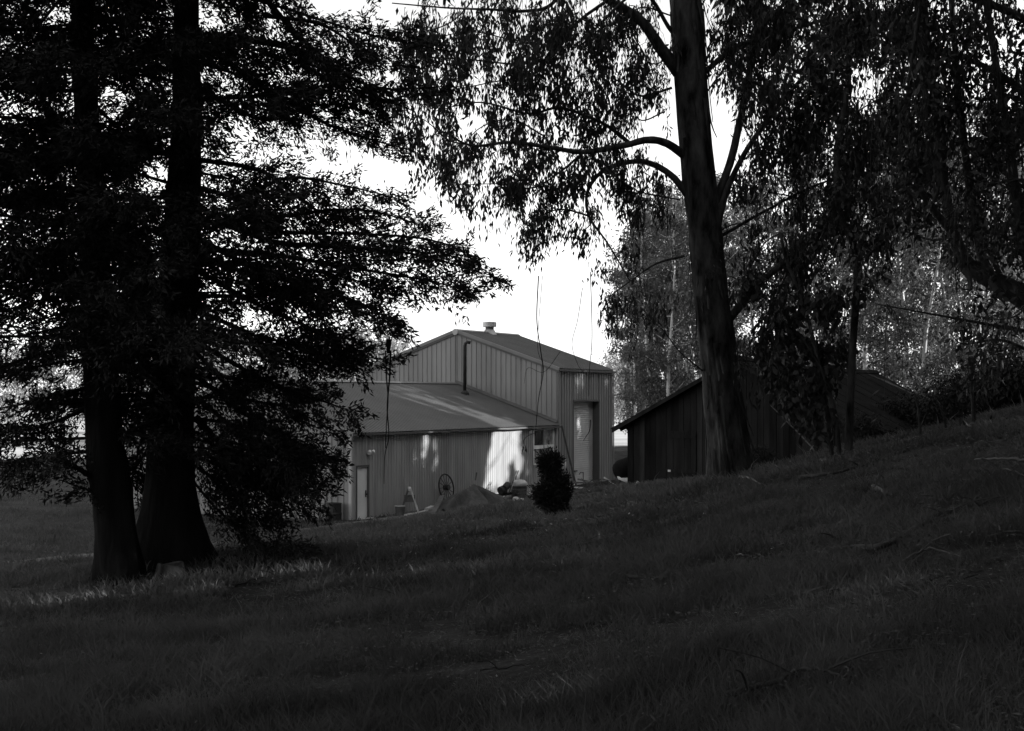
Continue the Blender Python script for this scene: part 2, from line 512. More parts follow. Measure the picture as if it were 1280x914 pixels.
def big_shed():
    t = empty("metal_shed", S(3.4, 6.2, -5.0), "tall grey metal shed with ribbed gable, roll up door and round roof vent", "shed")
    g = MB(); sheet_wall(g, S, 'v', 0.0, HALF, 0.0, ZG, lambda v: big_top(v) - 0.02, 0.305, 0.035, -1, 0.2)
    sheet_wall(g, S, 'v', HALF, W_B, 0.0, ZG, lambda v: big_top(v) - 0.02, 0.305, 0.035, -1, 0.2)
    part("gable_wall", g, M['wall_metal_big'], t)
    w = MB()
    d0, d1, dt = 1.75, 4.9, -0.26
    sheet_wall(w, S, 'u', 0.02, d0, 0.0, ZG, Z_BIG, 0.305, 0.04, -1, 0.35)
    sheet_wall(w, S, 'u', d0, d1, 0.0, dt, Z_BIG, 0.305, 0.04, -1, 0.35)
    sheet_wall(w, S, 'u', d1, LBIG, 0.0, ZG, Z_BIG, 0.305, 0.04, -1, 0.35)
    part("front_wall", w, M['wall_metal_big'], t)
    b = MB(); sheet_wall(b, S, 'u', 0, LBIG, W_B, ZG, Z_BIG, 0.305, 0.04, 1, 0.35)
    sheet_wall(b, S, 'v', 0.0, HALF, LBIG, ZG, lambda v: big_top(v) - 0.02, 0.305, 0.04, 1, 0.35)
    sheet_wall(b, S, 'v', HALF, W_B, LBIG, ZG, lambda v: big_top(v) - 0.02, 0.305, 0.04, 1, 0.35)
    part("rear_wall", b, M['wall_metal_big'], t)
    r = MB(); sl = (Z_BIGR - Z_BIG) / HALF
    sheet_roof(r, S, -0.08, LBIG + 0.1, -0.12, Z_BIG - 0.12 * sl + 0.03, HALF, Z_BIGR + 0.03, 0.305, 0.03)
    sheet_roof(r, S, -0.08, LBIG + 0.1, W_B + 0.12, Z_BIG - 0.12 * sl + 0.03, HALF, Z_BIGR + 0.03, 0.305, 0.03)
    roof = part("roof", r, M['roof_metal'], t)
    rc = MB(); rc.hexa([S(-0.1, HALF - 0.2, Z_BIGR + 0.0), S(LBIG + 0.12, HALF - 0.2, Z_BIGR + 0.0), S(LBIG + 0.12, HALF + 0.2, Z_BIGR + 0.0), S(-0.1, HALF + 0.2, Z_BIGR + 0.0),
                        S(-0.1, HALF - 0.03, Z_BIGR + 0.085), S(LBIG + 0.12, HALF - 0.03, Z_BIGR + 0.085), S(LBIG + 0.12, HALF + 0.03, Z_BIGR + 0.085), S(-0.1, HALF + 0.03, Z_BIGR + 0.085)])
    part("ridge_cap", rc, M['trim'], roof)
    for va, vb in ((-0.12, HALF), (W_B + 0.12, HALF)):       # rake trims, pale above and dark below
        za = Z_BIG - 0.12 * sl
        k = MB(); k.hexa([S(-0.13, va, za - 0.10), S(-0.055, va, za - 0.10), S(-0.055, vb, Z_BIGR - 0.10), S(-0.13, vb, Z_BIGR - 0.10), S(-0.13, va, za + 0.07), S(-0.055, va, za + 0.07), S(-0.055, vb, Z_BIGR + 0.07), S(-0.13, vb, Z_BIGR + 0.07)])
        part("rake_trim", k, M['trim'], t)
        k = MB(); k.hexa([S(-0.09, va, za - 0.21), S(-0.045, va, za - 0.21), S(-0.045, vb, Z_BIGR - 0.21), S(-0.09, vb, Z_BIGR - 0.21), S(-0.09, va, za - 0.103), S(-0.045, va, za - 0.103), S(-0.045, vb, Z_BIGR - 0.103), S(-0.09, vb, Z_BIGR - 0.103)])
        part("rake_flashing", k, M['trim_dark'], t)
    pk = MB(); pk.tube([S(-0.135, HALF, Z_BIGR - 0.08), S(-0.16, HALF, Z_BIGR - 0.08)], 0.17, 12)
    part("peak_cap", pk, M['trim_pale'], t)
    gt = MB(); gt.box(S, -0.06, LBIG + 0.1, -0.2, -0.06, Z_BIG - 0.17, Z_BIG - 0.06)
    part("gutter", gt, M['trim_dark'], t)
    for uu in (-0.03, LBIG - 0.06):
        c = MB(); c.box(S, uu, uu + 0.1, -0.07, -0.045, ZG, Z_BIG - 0.18)
        part("corner_trim", c, M['trim'], t)
    # roll-up door, set back in its opening
    fr = MB()
    fr.box(S, d0 - 0.06, d0, -0.06, 0.5, ZG, dt); fr.box(S, d1, d1 + 0.06, -0.06, 0.5, ZG, dt); fr.box(S, d0 - 0.06, d1 + 0.06, -0.06, 0.5, dt, dt + 0.1)
    part("door_frame", fr, M['trim_dark'], t)
    n = 44
    rows = []
    for i in range(n):
        z0 = ZG + (dt - ZG) * i / n; z1 = ZG + (dt - ZG) * (i + 1) / n
        for f_, o_ in ((0.02, 0.0), (0.35, 0.012), (0.8, 0.012), (0.98, 0.0)):
            z = z0 + (z1 - z0) * f_
            rows.append([S(d0, 0.36 - o_, z), S(d1, 0.36 - o_, z)])
    dm = MB(); dm.quad_strip(rows)
    dr = part("roll_up_door", dm, M['rollup'], t)
    hb = MB(); hb.box(S, 2.5, 2.85, 0.27, 0.32, -4.05, -3.98); part("handle", hb, M['dark_metal'], dr)
    # turbine-less round ventilator on the ridge
    c = np.array(S(3.6, HALF, Z_BIGR))
    v = MB(); v.hexa([c + d for d in ((-.42, -.42, -.1), (.42, -.42, -.1), (.42, .42, -.1), (-.42, .42, -.1), (-.26, -.26, .2), (.26, -.26, .2), (.26, .26, .2), (-.26, .26, .2))])
    vent = part("roof_vent", v, M['galv'], t)
    s = MB(); s.lathe([(0.24, 0.2), (0.24, 0.42)], c, 18); part("vent_neck", s, M['trim_dark'], vent)
    s = MB(); s.lathe([(0.36, 0.36), (0.385, 0.37), (0.385, 0.60), (0.37, 0.63), (0.1, 0.66)], c, 22); part("vent_cap", s, M['galv'], vent)


def low_shed():
    t = empty("metal_workshop", S(-9, 6, -5.0), "long low corrugated metal workshop with a pale door, built onto the tall shed", "shed")
    w = MB()
    a0, a1, dt = -18.02, -17.12, -2.88
    w0, w1, wz0, wz1 = -2.78, -0.55, -3.45, -1.62
    per, dep = 0.2, 0.03
    sheet_wall(w, S, 'u', -LLOW, a0, 0, ZG, Z_LOW - 0.02, per, dep, -1, 0.5, 0.03)
    sheet_wall(w, S, 'u', a0, a1, 0, dt, Z_LOW - 0.02, per, dep, -1, 0.5)
    sheet_wall(w, S, 'u', a1, w0, 0, ZG, Z_LOW - 0.02, per, dep, -1, 0.5)
    sheet_wall(w, S, 'u', w0, w1, 0, ZG, wz0, per, dep, -1, 0.5)
    sheet_wall(w, S, 'u', w0, w1, 0, wz1, Z_LOW - 0.02, per, dep, -1, 0.5)
    sheet_wall(w, S, 'u', w1, -0.06, 0, ZG, Z_LOW - 0.02, per, dep, -1, 0.5)
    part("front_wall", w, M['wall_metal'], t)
    e = MB()
    sheet_wall(e, S, 'v', 0.0, HALF, -LLOW, ZG, lambda v: low_top(v) - 0.02, 0.3, 0.04, -1, 0.35)
    sheet_wall(e, S, 'v', HALF, W_B, -LLOW, ZG, lambda v: low_top(v) - 0.02, 0.3, 0.04, -1, 0.35)
    part("end_wall", e, M['wall_metal_big'], t)
    b = MB(); sheet_wall(b, S, 'u', -LLOW, -0.06, W_B, ZG, Z_LOW - 0.02, per, dep, 1, 0.5)
    part("rear_wall", b, M['wall_metal'], t)
    sl = (Z_LOWR - Z_LOW) / HALF
    r = MB()
    sheet_roof(r, S, -LLOW - 0.15, -0.06, -0.2, Z_LOW - 0.2 * sl + 0.02, HALF, Z_LOWR + 0.02, 0.25, 0.025, 0.35, nseg=4)
    sheet_roof(r, S, -LLOW - 0.15, -0.06, W_B + 0.2, Z_LOW - 0.2 * sl + 0.02, HALF, Z_LOWR + 0.02, 0.25, 0.025, 0.35, nseg=4)
    roof = part("roof", r, M['roof_metal'], t)
    rc = MB(); rc.hexa([S(-LLOW - 0.16, HALF - 0.22, Z_LOWR - 0.0), S(-0.06, HALF - 0.22, Z_LOWR - 0.0), S(-0.06, HALF + 0.22, Z_LOWR - 0.0), S(-LLOW - 0.16, HALF + 0.22, Z_LOWR - 0.0),
                        S(-LLOW - 0.16, HALF - 0.05, Z_LOWR + 0.075), S(-0.06, HALF - 0.05, Z_LOWR + 0.075), S(-0.06, HALF + 0.05, Z_LOWR + 0.075), S(-LLOW - 0.16, HALF + 0.05, Z_LOWR + 0.075)])
    part("ridge_cap", rc, M['trim'], roof)
    # eave: a dark sagging drip edge in short lengths
    g = MB()
    us = np.linspace(-LLOW - 0.15, -0.1, 26)
    for i in range(25):
        dz = RNG.normal(0, 0.012, 1)[0]
        g.box(S, us[i], us[i + 1] - 0.004, -0.25, -0.06, Z_LOW - 0.17 + dz, Z_LOW - 0.085 + dz * 0.5)
    part("eave_trim", g, M['trim_dark'], t)
    jf = MB(); jf.hexa([S(-0.2, 0.0, Z_LOW + 0.05), S(-0.05, 0.0, Z_LOW + 0.06), S(-0.05, HALF, Z_LOWR + 0.06), S(-0.2, HALF, Z_LOWR + 0.05), S(-0.2, 0.0, Z_LOW + 0.08), S(-0.05, 0.0, Z_LOW + 0.2), S(-0.05, HALF, Z_LOWR + 0.2), S(-0.2, HALF, Z_LOWR + 0.08)])
    part("roof_flashing", jf, M['trim_dark'], roof)
    c = MB(); c.box(S, -LLOW - 0.05, -LLOW + 0.05, -0.05, -0.02, ZG, Z_LOW - 0.18); c.box(S, -LLOW - 0.06, -LLOW - 0.03, -0.019, 0.1, ZG, Z_LOW - 0.18)
    part("corner_trim", c, M['trim_pale'], t)
    c = MB(); c.box(S, -0.28, -0.1, -0.05, -0.035, ZG, Z_LOW - 0.18); part("corner_trim", c, M['wall_metal'], t)
    for va, vb in ((-0.2, HALF), (W_B + 0.2, HALF)):
        za = Z_LOW - 0.2 * sl
        k = MB(); k.hexa([S(-LLOW - 0.2, va, za - 0.16), S(-LLOW - 0.155, va, za - 0.16), S(-LLOW - 0.155, vb, Z_LOWR - 0.16), S(-LLOW - 0.2, vb, Z_LOWR - 0.16), S(-LLOW - 0.2, va, za + 0.05), S(-LLOW - 0.155, va, za + 0.05), S(-LLOW - 0.155, vb, Z_LOWR + 0.05), S(-LLOW - 0.2, vb, Z_LOWR + 0.05)])
        part("rake_trim", k, M['trim'], t)
    # personnel door
    f = MB(); f.box(S, a0, a0 + 0.06, -0.05, 0.12, ZG, dt); f.box(S, a1 - 0.06, a1, -0.05, 0.12, ZG, dt); f.box(S, a0, a1, -0.06, 0.12, dt, dt + 0.08)
    part("door_frame", f, M['trim_dark'], t)
    d = MB(); d.box(S, a0 + 0.065, a1 - 0.065, 0.02, 0.06, -5.05, dt - 0.01)
    dr = part("entry_door", d, M['door_paint'], t)
    k = MB(); k.tube([S(a1 - 0.16, 0.02, -4.0), S(a1 - 0.16, -0.06, -4.0)], 0.04, 10); k.box(S, a1 - 0.2, a1 - 0.12, 0.005, 0.018, -4.12, -3.85)
    part("handle", k, M['dark_metal'], dr)
    k = MB(); k.box(S, a0 - 0.02, a1 + 0.05, -0.35, -0.06, -5.2, -4.97); part("doorstep", k, M['stone_pale'], t)
    # window with four panes
    f = MB()
    x = 0.07
    f.box(S, w0, w0 + x, -0.05, 0.08, wz0, wz1); f.box(S, w1 - x, w1, -0.05, 0.08, wz0, wz1)
    f.box(S, w0 + x, w1 - x, -0.05, 0.08, wz0, wz0 + x); f.box(S, w0 + x, w1 - x, -0.05, 0.08, wz1 - x, wz1)
    win = part("window", f, M['door_paint'], t)
    um = (w0 + w1) / 2; zm = -2.56
    f = MB(); f.box(S, um - 0.05, um + 0.05, -0.045, 0.05, wz0 + x, wz1 - x); part("mullion", f, M['trim'], win)
    f = MB(); f.box(S, w0 + x, um - 0.05, -0.047, 0.05, zm - 0.09, zm + 0.09); f.box(S, um + 0.05, w1 - x, -0.047, 0.05, zm - 0.07, zm + 0.09); part("transom", f, M['door_paint'], win)
    for i, (ua, ub) in enumerate(((w0 + x, um - 0.05), (um + 0.05, w1 - x))):
        for j, (za, zb) in enumerate(((wz0 + x, zm - 0.09), (zm + 0.09, wz1 - x))):
            p = MB(); p.box(S, ua, ub, 0.012, 0.02, za, zb)
            part("pane", p, M['glass_reflection'] if (i == 1 or j == 0) else M['glass'], win)  # three panes carry painted reflections, one stays dark
    # two small dark windows in the end wall
    for v0 in (2.45, 3.75):
        f = MB(); f.box(lambda a, b_, z: S(b_, a, z), v0, v0 + 1.1, -LLOW - 0.06, -LLOW - 0.045, -3.5, -2.68)
        wn = part("end_window", f, M['glass'], t)
        f = MB(); f.box(lambda a, b_, z: S(b_, a, z), v0 - 0.06, v0 + 1.16, -LLOW - 0.12, -LLOW - 0.045, -2.68, -2.6)
        part("lintel", f, M['trim_pale'], wn)
    # flood lamp over the door
    lp = MB(); lp.box(S, -17.08, -16.9, -0.1, -0.032, -2.35, -2.2)
    lamp = part("flood_lamp", lp, M['trim_pale'], t)
    for du in (-0.16, 0.1):
        k = MB(); q = np.array(S(-17.0 + du, -0.12, -2.22)); k.tube([q, q + np.array([-0.03, -0.14, -0.1])], [0.05, 0.1], 12); part("lamp_head", k, M['white_paint'], lamp)
    # flue standing on the roof
    fl = np.array(S(-1.96, 4.5, low_top(4.5)))
    k = MB(); k.tube([fl + (0, 0, -0.1), fl + (0, 0, 2.55), fl + (0.03, 0, 2.68), fl + (0.14, -0.03, 2.75), fl + (0.3, -0.06, 2.72)], 0.085, 12)
    fp = part("flue_pipe", k, M['dark_metal'], t, smooth=True)
    k = MB(); k.lathe([(0.24, -0.05), (0.22, 0.1), (0.1, 0.2)], fl, 14); part("flue_collar", k, M['dark_metal'], fp)


big_shed()
low_shed()


def barn():
    t = empty("wooden_barn", BF(0, 6, -3.2), "dark weathered board barn with a low gable and sagging roof behind the eucalyptus", "barn")
    slope = 0.52; half = 4.37

    def top(a): return 1.28 - slope * abs(a)
    a = -half
    while a < half - 0.05:
        w = RNG.uniform(0.2, 0.28)
        b = min(a + w, half)
        dz = RNG.uniform(-0.03, 0.03); off = RNG.uniform(0, 0.02); x0, x1 = a + 0.006, b - 0.006
        zb = -4.2 + RNG.uniform(-0.05, 0.2)
        if -2.7 < (a + b) / 2 < -1.55:
            zlow = zb + 0.02                                 # the door hangs in front
        else:
            zlow = zb
        m = MB(); m.hexa([BF(x0, -off - 0.03, zlow), BF(x1, -off - 0.03, zlow), BF(x1, -off, zlow), BF(x0, -off, zlow), BF(x0, -off - 0.03, top(x0) - 0.1), BF(x1, -off - 0.03, top(x1) - 0.1), BF(x1, -off, top(x1) - 0.1), BF(x0, -off, top(x0) - 0.1)])
        part("board", m, M[("barn_wood", "barn_wood", "barn_wood_b", "barn_wood_c")[int(RNG.integers(0, 4))]], t)
        a = b
    # plank door
    dr = MB(); dr.box(BF, -2.68, -1.57, -0.112, -0.087, -1.5, -1.38)
    door = part("door", dr, M['barn_wood'], t)
    dr = MB(); dr.box(BF, -2.68, -1.57, -0.112, -0.087, -2.75, -2.62); part("ledge", dr, M['barn_wood'], door)
    for k in range(5):
        x0 = -2.69 + k * 0.225
        m = MB(); m.box(BF, x0 + 0.005, x0 + 0.22, -0.085, -0.056, -3.6, -1.24); part("door_board", m, M['barn_wood'], door)
    m = MB(); m.box(BF, -2.66, -2.55, -0.14, -0.115, -2.72, -2.65); part("latch", m, M['galv'], door)
    m = MB(); m.hexa([BF(-half + .02, 0.03, -4.2), BF(half - .02, 0.03, -4.2), BF(half - .02, 0.1, -4.2), BF(-half + .02, 0.1, -4.2), BF(-half + .02, 0.03, top(half) - .15), BF(half - .02, 0.03, top(half) - .15), BF(half - .02, 0.1, top(half) - .15), BF(-half + .02, 0.1, top(half) - .15)])
    part("girt", m, M['barn_wood'], t)
    # side and rear walls
    LB = 15.0
    for sgn in (-1, 1):
        b0 = 0.12
        while b0 < LB - 0.1:
            b1 = min(b0 + 1.0, LB)
            m = MB(); m.box(BF, sgn * half - 0.02, sgn * half + 0.02, b0, b1 - 0.02, -4.2, top(half) - 0.12)
            part("side_panel", m, M['barn_wood'], t); b0 = b1
    m = MB(); m.poly([BF(-half, LB, -4.2), BF(half, LB, -4.2), BF(half, LB, top(half) - 0.35), BF(0, LB, 0.8), BF(-half, LB, top(half) - 0.35)])
    part("rear_wall", m, M['barn_wood'], t)

    def sag(b): return -0.25 * (b / LB) - 0.12 * math.sin(math.pi * b / LB)
    oh = 4.85
    zr = 1.36
    for sgn in (-1, 1):
        n = 21
        for i in range(n):
            b0 = -0.35 + (LB + 0.5) * i / n; b1 = -0.35 + (LB + 0.5) * (i + 1) / n + 0.02
            lift = 0.012 * (i % 2) + RNG.uniform(0, 0.012)
            e0 = oh + RNG.uniform(-0.08, 0.08)
            m = MB()
            rows = []
            for tt in np.linspace(0, 1, 4):
                row = []
                for j in range(9):
                    b = b0 + (b1 - b0) * j / 8
                    row.append(BF(sgn * e0 * tt, b, zr - slope * e0 * tt + sag(b) + lift + 0.012 * (j % 2) - 0.04 * math.sin(math.pi * tt)))
                rows.append(row)
            m.quad_strip(rows)
            und = [[(p[0], p[1], p[2] - 0.025) for p in r] for r in rows]
            m.quad_strip(und)
            for r_, u_ in ((rows[-1], und[-1]), (rows[0], und[0])):
                m.quad_strip([r_, u_])
            m.quad_strip([[r[0] for r in rows], [r[0] for r in und]])
            part("roof_sheet", m, M['barn_roof'], t)
        k = MB(); k.hexa([BF(0, -0.37, zr - .17), BF(0, -0.3, zr - .17), BF(sgn * oh, -0.3, zr - slope * oh - .17), BF(sgn * oh, -0.37, zr - slope * oh - .17), BF(0, -0.37, zr - .03), BF(0, -0.3, zr - .03), BF(sgn * oh, -0.3, zr - slope * oh - .03), BF(sgn * oh, -0.37, zr - slope * oh - .03)])
        part("barge_board", k, M['barn_wood'], t)
        for q in range(8):
            b = 0.05 + q * 2.0
            k = MB(); k.beam(BF(sgn * 4.3, b, zr - slope * 4.3 - 0.13 + sag(b)), BF(sgn * 4.72, b, zr - slope * 4.72 - 0.13 + sag(b)), 0.06, 0.14)
            part("rafter_tail", k, M['barn_wood'], t)
    n = 10
    for i in range(n):
        b0, b1 = -0.36 + 15.5 * i / n, -0.36 + 15.5 * (i + 1) / n
        k = MB()
        z0, z1 = zr + sag(b0) + 0.04, zr + sag(b1) + 0.04
        k.hexa([BF(-.22, b0, z0 - .1), BF(.22, b0, z0 - .1), BF(.22, b1 + .05, z1 - .1), BF(-.22, b1 + .05, z1 - .1), BF(-.05, b0, z0 + .04), BF(.05, b0, z0 + .04), BF(.05, b1 + .05, z1 + .04), BF(-.05, b1 + .05, z1 + .04)])
        part("ridge_cap", k, M['barn_roof'], t)


barn()


# ------------------------------------------------------------------ trees
class Tree:
    def __init__(self):
        self.wood = MB()
        self.leaf = []
        self.twig = MB()

    def add(self, V):
        if len(V): self.leaf.append(prune(V))

    def leaves(self):
        return np.concatenate(self.leaf) if self.leaf else np.zeros((0, 4, 3))


def along(path, t):
    t = np.clip(np.asarray(t), 0, 1) * (len(path) - 1)
    i = np.minimum(t.astype(int), len(path) - 2)
    u = (t - i)[:, None]
    return path[i] * (1 - u) + path[i + 1] * u


def conifer_branch(T, path, r0, dens=1.0, start=0.15, spread=1.0, card=(0.105, 0.030), wood=True):
    n = len(path)
    L = np.sum(np.linalg.norm(np.diff(path, axis=0), axis=1))
    if wood:
        T.wood.tube(path, np.linspace(r0, max(0.008, r0 * 0.12), n), 6, cap=False)
    m = max(6, int(L / 0.095 * dens))
    ts = np.sort(RNG.uniform(start, 1.0, m))
    pts = along(path, ts)
    tan = unit(along(path, np.minimum(ts + 0.04, 1)) - along(path, ts - 0.04))
    side = unit(np.cross(tan, np.array([0, 0, 1.0])))
    sg = RNG.choice([-1, 1], m)[:, None]
    dirs = unit(tan * RNG.uniform(0.3, 0.9, (m, 1)) + side * sg * RNG.uniform(0.3, 1.0, (m, 1)) + np.array([0, 0, 1.0]) * RNG.normal(-0.12, 0.35, (m, 1)))
    ln = (0.30 + 0.85 * (1 - ts) ** 0.7 * min(1.2, L / 3.5)) * RNG.uniform(0.6, 1.25, m) * spread
    cs, ds = [], []
    for i in range(m):
        k = max(5, int(ln[i] / 0.045 * 4.6 * dens))
        t = RNG.uniform(0.08, 1, k) ** 0.8
        p = pts[i] + dirs[i] * (t * ln[i])[:, None] + np.array([0, 0, -0.12]) * ((t * ln[i]) ** 2)[:, None]
        p = p + RNG.normal(0, 0.04 + 0.07 * ln[i], (k, 3)) * (1 - 0.5 * t)[:, None]
        cs.append(p)
        ds.append(dirs[i] + RNG.normal(0, 0.6, (k, 3)) + np.array([0, 0, -0.1]))
        if wood and i % 3 == 0:
            q = np.array([pts[i], pts[i] + dirs[i] * ln[i] * 0.5 + (0, 0, -0.02), pts[i] + dirs[i] * ln[i] * 0.95 + (0, 0, -0.1 * ln[i] ** 2)])
            T.twig.tube(q, [0.01, 0.007, 0.003], 3, cap=False)
    c = np.concatenate(cs); d = np.concatenate(ds)
    T.add(kites(c, d, RNG.uniform(0.7, 1.3, len(c)) * card[0], RNG.uniform(0.7, 1.3, len(c)) * card[1]))


def finish_tree(T, root, bark, leaf, crown_name="crown", trunk_name="trunk"):
    tr = part(trunk_name, T.wood, bark, root, smooth=True)
    if T.twig.v:
        tag(part("twigs", T.twig, bark, root), kind="stuff")
    V = T.leaves()
    if len(V):
        cr = quads_mesh(crown_name, V, leaf, root)
    return tr


def flared(path, rads, sides, mb, flare=0.0, seed=0):
    """trunk with buttress flutes near the ground"""
    g = np.random.default_rng(seed)
    ph = g.uniform(0, 6.28, 5)
    n = len(path)
    tan = unit(np.gradient(path, axis=0))
    rows = []
    for i in range(n):
        t = i / (n - 1)
        s = unit(np.array([1.0, 0, 0]) - tan[i] * tan[i][0]); u = np.cross(tan[i], s)
        row = []
        for j in range(sides):
            a = 2 * math.pi * j / sides
            f = 1 + flare * math.exp(-t * 11) * (0.5 * math.sin(3 * a + ph[0]) + 0.35 * math.sin(5 * a + ph[1]) + 0.2)
            f += 0.04 * math.sin(2 * a + ph[4] + 9 * t) + 0.05 * math.sin(3 * a + 17 * t) * math.sin(23 * t + ph[1]) + 0.035 * math.sin(7 * a + ph[2] + 3 * t) + 0.03 * math.sin(11 * a + ph[3] - 5 * t) + g.normal(0, 0.02)
            row.append(path[i] + (math.cos(a) * s + math.sin(a) * u) * rads[i] * f)
        rows.append(row)
    mb.quad_strip(rows, closed=True)


def conifer(px_base, trunk_px, width_px, d, label, guide, n_rand, zmin, zmax, az_bias, seed, lmax=4.6):
    global RNG
    RNG = np.random.default_rng(seed)
    T = Tree()
    pts = [P(px, py, d) for px, py in trunk_px]
    gz = h1(pts[0][0], pts[0][1])
    pts[0][2] = gz - 0.25
    top = pts[-1].copy(); up = pts[-1] - pts[-2]
    pts.append(top + np.array([up[0] * 0.5, 0.2, 6.5])); 
    path = smooth_path(pts, 40)
    zz = path[:, 2] - gz
    wr = np.interp(path[:, 2], [p[2] for p in pts[:len(width_px)]][::1], [w / F * d / 2 for w in width_px])
    wr = np.where(path[:, 2] > top[2], wr[-1] * np.clip(1 - (path[:, 2] - top[2]) / 7.5, 0.1, 1), wr)
    flared(path, wr, 26, T.wood, 0.6, seed)
    root = empty("conifer", (pts[0][0], pts[0][1], gz), label, "tree", "two big conifers beside the shed yard")
    for g_, r0, dd in guide:
        q = [P(x, y, d + dd * i / (len(g_) - 1)) for i, (x, y) in enumerate(g_)]
        conifer_branch(T, smooth_path(q, 12), r0, 1.0)
    for i in range(n_rand):
        z = zmin + (zmax - zmin) * (i + RNG.uniform(0, 1)) / n_rand
        base = np.array([np.interp(z, path[:, 2], path[:, 0]), np.interp(z, path[:, 2], path[:, 1]), z])
        az = RNG.uniform(0, 2 * math.pi)
        if az_bias is not None and RNG.uniform() < 0.45:
            az = az_bias + RNG.normal(0, 0.8)
        hfrac = (z - gz) / (zmax - gz)
        L = lmax * (0.55 + 0.45 * RNG.uniform()) * (1.0 if hfrac < 0.75 else 1.0 - 1.6 * (hfrac - 0.75))
        if hfrac < 0.22: L *= 0.55
        hd = np.array([math.cos(az), math.sin(az), 0])
        dr = RNG.uniform(-0.25, 0.12)
        q = [base, base + hd * L * 0.35 + (0, 0, dr * L * 0.35), base + hd * L * 0.7 + (0, 0, dr * L * 0.75), base + hd * L + (0, 0, dr * L * 0.95)]
        hi = z > 7.5
        conifer_branch(T, smooth_path(q, 9), 0.035, 0.4 if hi else 0.9, 0.04, card=(0.3, 0.07) if hi else (0.12, 0.034))
    finish_tree(T, root, M['conifer_bark'], M['conifer_leaf'])


conifer(None, [(150, 728), (145, 660), (128, 520), (115, 260), (103, 0)], [64, 50, 42, 34, 26], 22.0,
        "left conifer of two, slimmer dark trunk leaning a little left", [
            ([(118, 110), (60, 45), (-30, 15)], 0.05, 1.0), ([(115, 240), (50, 235), (-40, 265)], 0.06, -1.0), ([(120, 330), (50, 350), (-40, 390)], 0.05, 1.0),
            ([(125, 430), (60, 440), (-30, 470)], 0.05, -1.5), ([(132, 500), (60, 530), (-20, 545)], 0.05, 1.0), ([(140, 612), (85, 580), (40, 580), (-10, 612)], 0.05, -1.5),
            ([(142, 622), (108, 612), (75, 600)], 0.03, -0.5), ([(118, 60), (40, 75), (-40, 90)], 0.05, -2.0), ([(118, 180), (40, 165), (-40, 150)], 0.05, 1.0)],
        92, -0.9, 14.0, math.pi, 21)
conifer(None, [(215, 705), (212, 600), (220, 420), (232, 200), (233, 0)], [100, 60, 49, 37, 31], 23.2,
        "right conifer of two, thick dark trunk with long layered branches over the workshop roof", [
            ([(250, 45), (345, 55), (400, 75), (470, 110), (555, 108)], 0.075, -1.0), ([(250, 50), (330, 110), (420, 160), (520, 190)], 0.07, 1.5),
            ([(250, 235), (300, 245), (360, 222), (430, 232), (505, 250)], 0.05, -1.0), ([(250, 260), (330, 300), (420, 308), (520, 318), (622, 347)], 0.06, -2.0),
            ([(250, 275), (340, 290), (440, 292), (540, 300), (600, 325)], 0.05, 0.5), ([(250, 300), (340, 345), (440, 375), (505, 410)], 0.06, -2.0), ([(250, 320), (330, 350), (400, 385), (470, 395)], 0.05, 1.0),
            ([(250, 340), (330, 385), (400, 415), (452, 440)], 0.05, -1.0), ([(250, 390), (320, 420), (380, 450), (440, 455)], 0.05, 1.0),
            ([(250, 430), (330, 475), (400, 500), (440, 515)], 0.05, -1.0), ([(245, 470), (310, 520), (370, 560), (428, 590)], 0.05, 1.0), ([(245, 440), (300, 500), (350, 560), (400, 620)], 0.04, -1.5),
            ([(245, 520), (300, 580), (350, 615), (400, 640)], 0.045, 0.8), ([(228, 585), (275, 640), (330, 682), (365, 676)], 0.025, -1.0), ([(245, 540), (290, 570), (330, 560), (380, 590)], 0.03, -1.0),
            ([(310, -30), (350, 20), (390, 60), (430, 90), (470, 115)], 0.06, 0.5), ([(250, 110), (330, 150), (400, 130), (480, 145)], 0.05, 0.0), 
            ([(250, 330), (310, 330), (400, 340), (480, 360)], 0.05, -1.0), ([(250, 200), (330, 215), (400, 265), (470, 275)], 0.05, 1.5),
            ([(330, 20), (400, 30), (450, 60), (500, 80)], 0.04, -1.0), ([(250, 280), (350, 270), (450, 262), (540, 285)], 0.05, 1.0), ([(250, 310), (350, 320), (440, 335), (530, 350), (590, 365)], 0.05, -1.5),
            ([(215, 500), (260, 540), (310, 590), (360, 600)], 0.04, 1.5), ([(215, 540), (265, 600), (310, 640), (350, 650)], 0.03, 1.0), ([(215, 470), (180, 540), (170, 590), (190, 610)], 0.03, 1.2), ([(215, 520), (185, 560), (165, 600), (185, 625)], 0.03, 0.8), ([(220, 560), (270, 580), (320, 600), (390, 600)], 0.03, 1.5), ([(220, 520), (290, 530), (350, 545), (410, 570)], 0.04, 1.5),
            ([(220, 540), (280, 560), (340, 580), (420, 600)], 0.03, 0.3), ([(225, 570), (270, 600), (310, 620), (360, 620)], 0.03, -0.6), ([(225, 450), (280, 470), (330, 480), (390, 490)], 0.04, 1.5),
            ([(250, 370), (320, 370), (390, 365), (450, 385)], 0.045, -1.5), ([(250, 410), (310, 430), (370, 430), (440, 440)], 0.045, -0.5), ([(250, 480), (310, 500), (360, 510), (420, 540)], 0.04, 0.5), ([(250, 560), (300, 600), (350, 600), (410, 615)], 0.04, 0.5), ([(250, 500), (300, 540), (360, 570), (420, 570)], 0.04, -1.2)],
        78, -0.2, 15.0, math.pi * 0.98, 22)


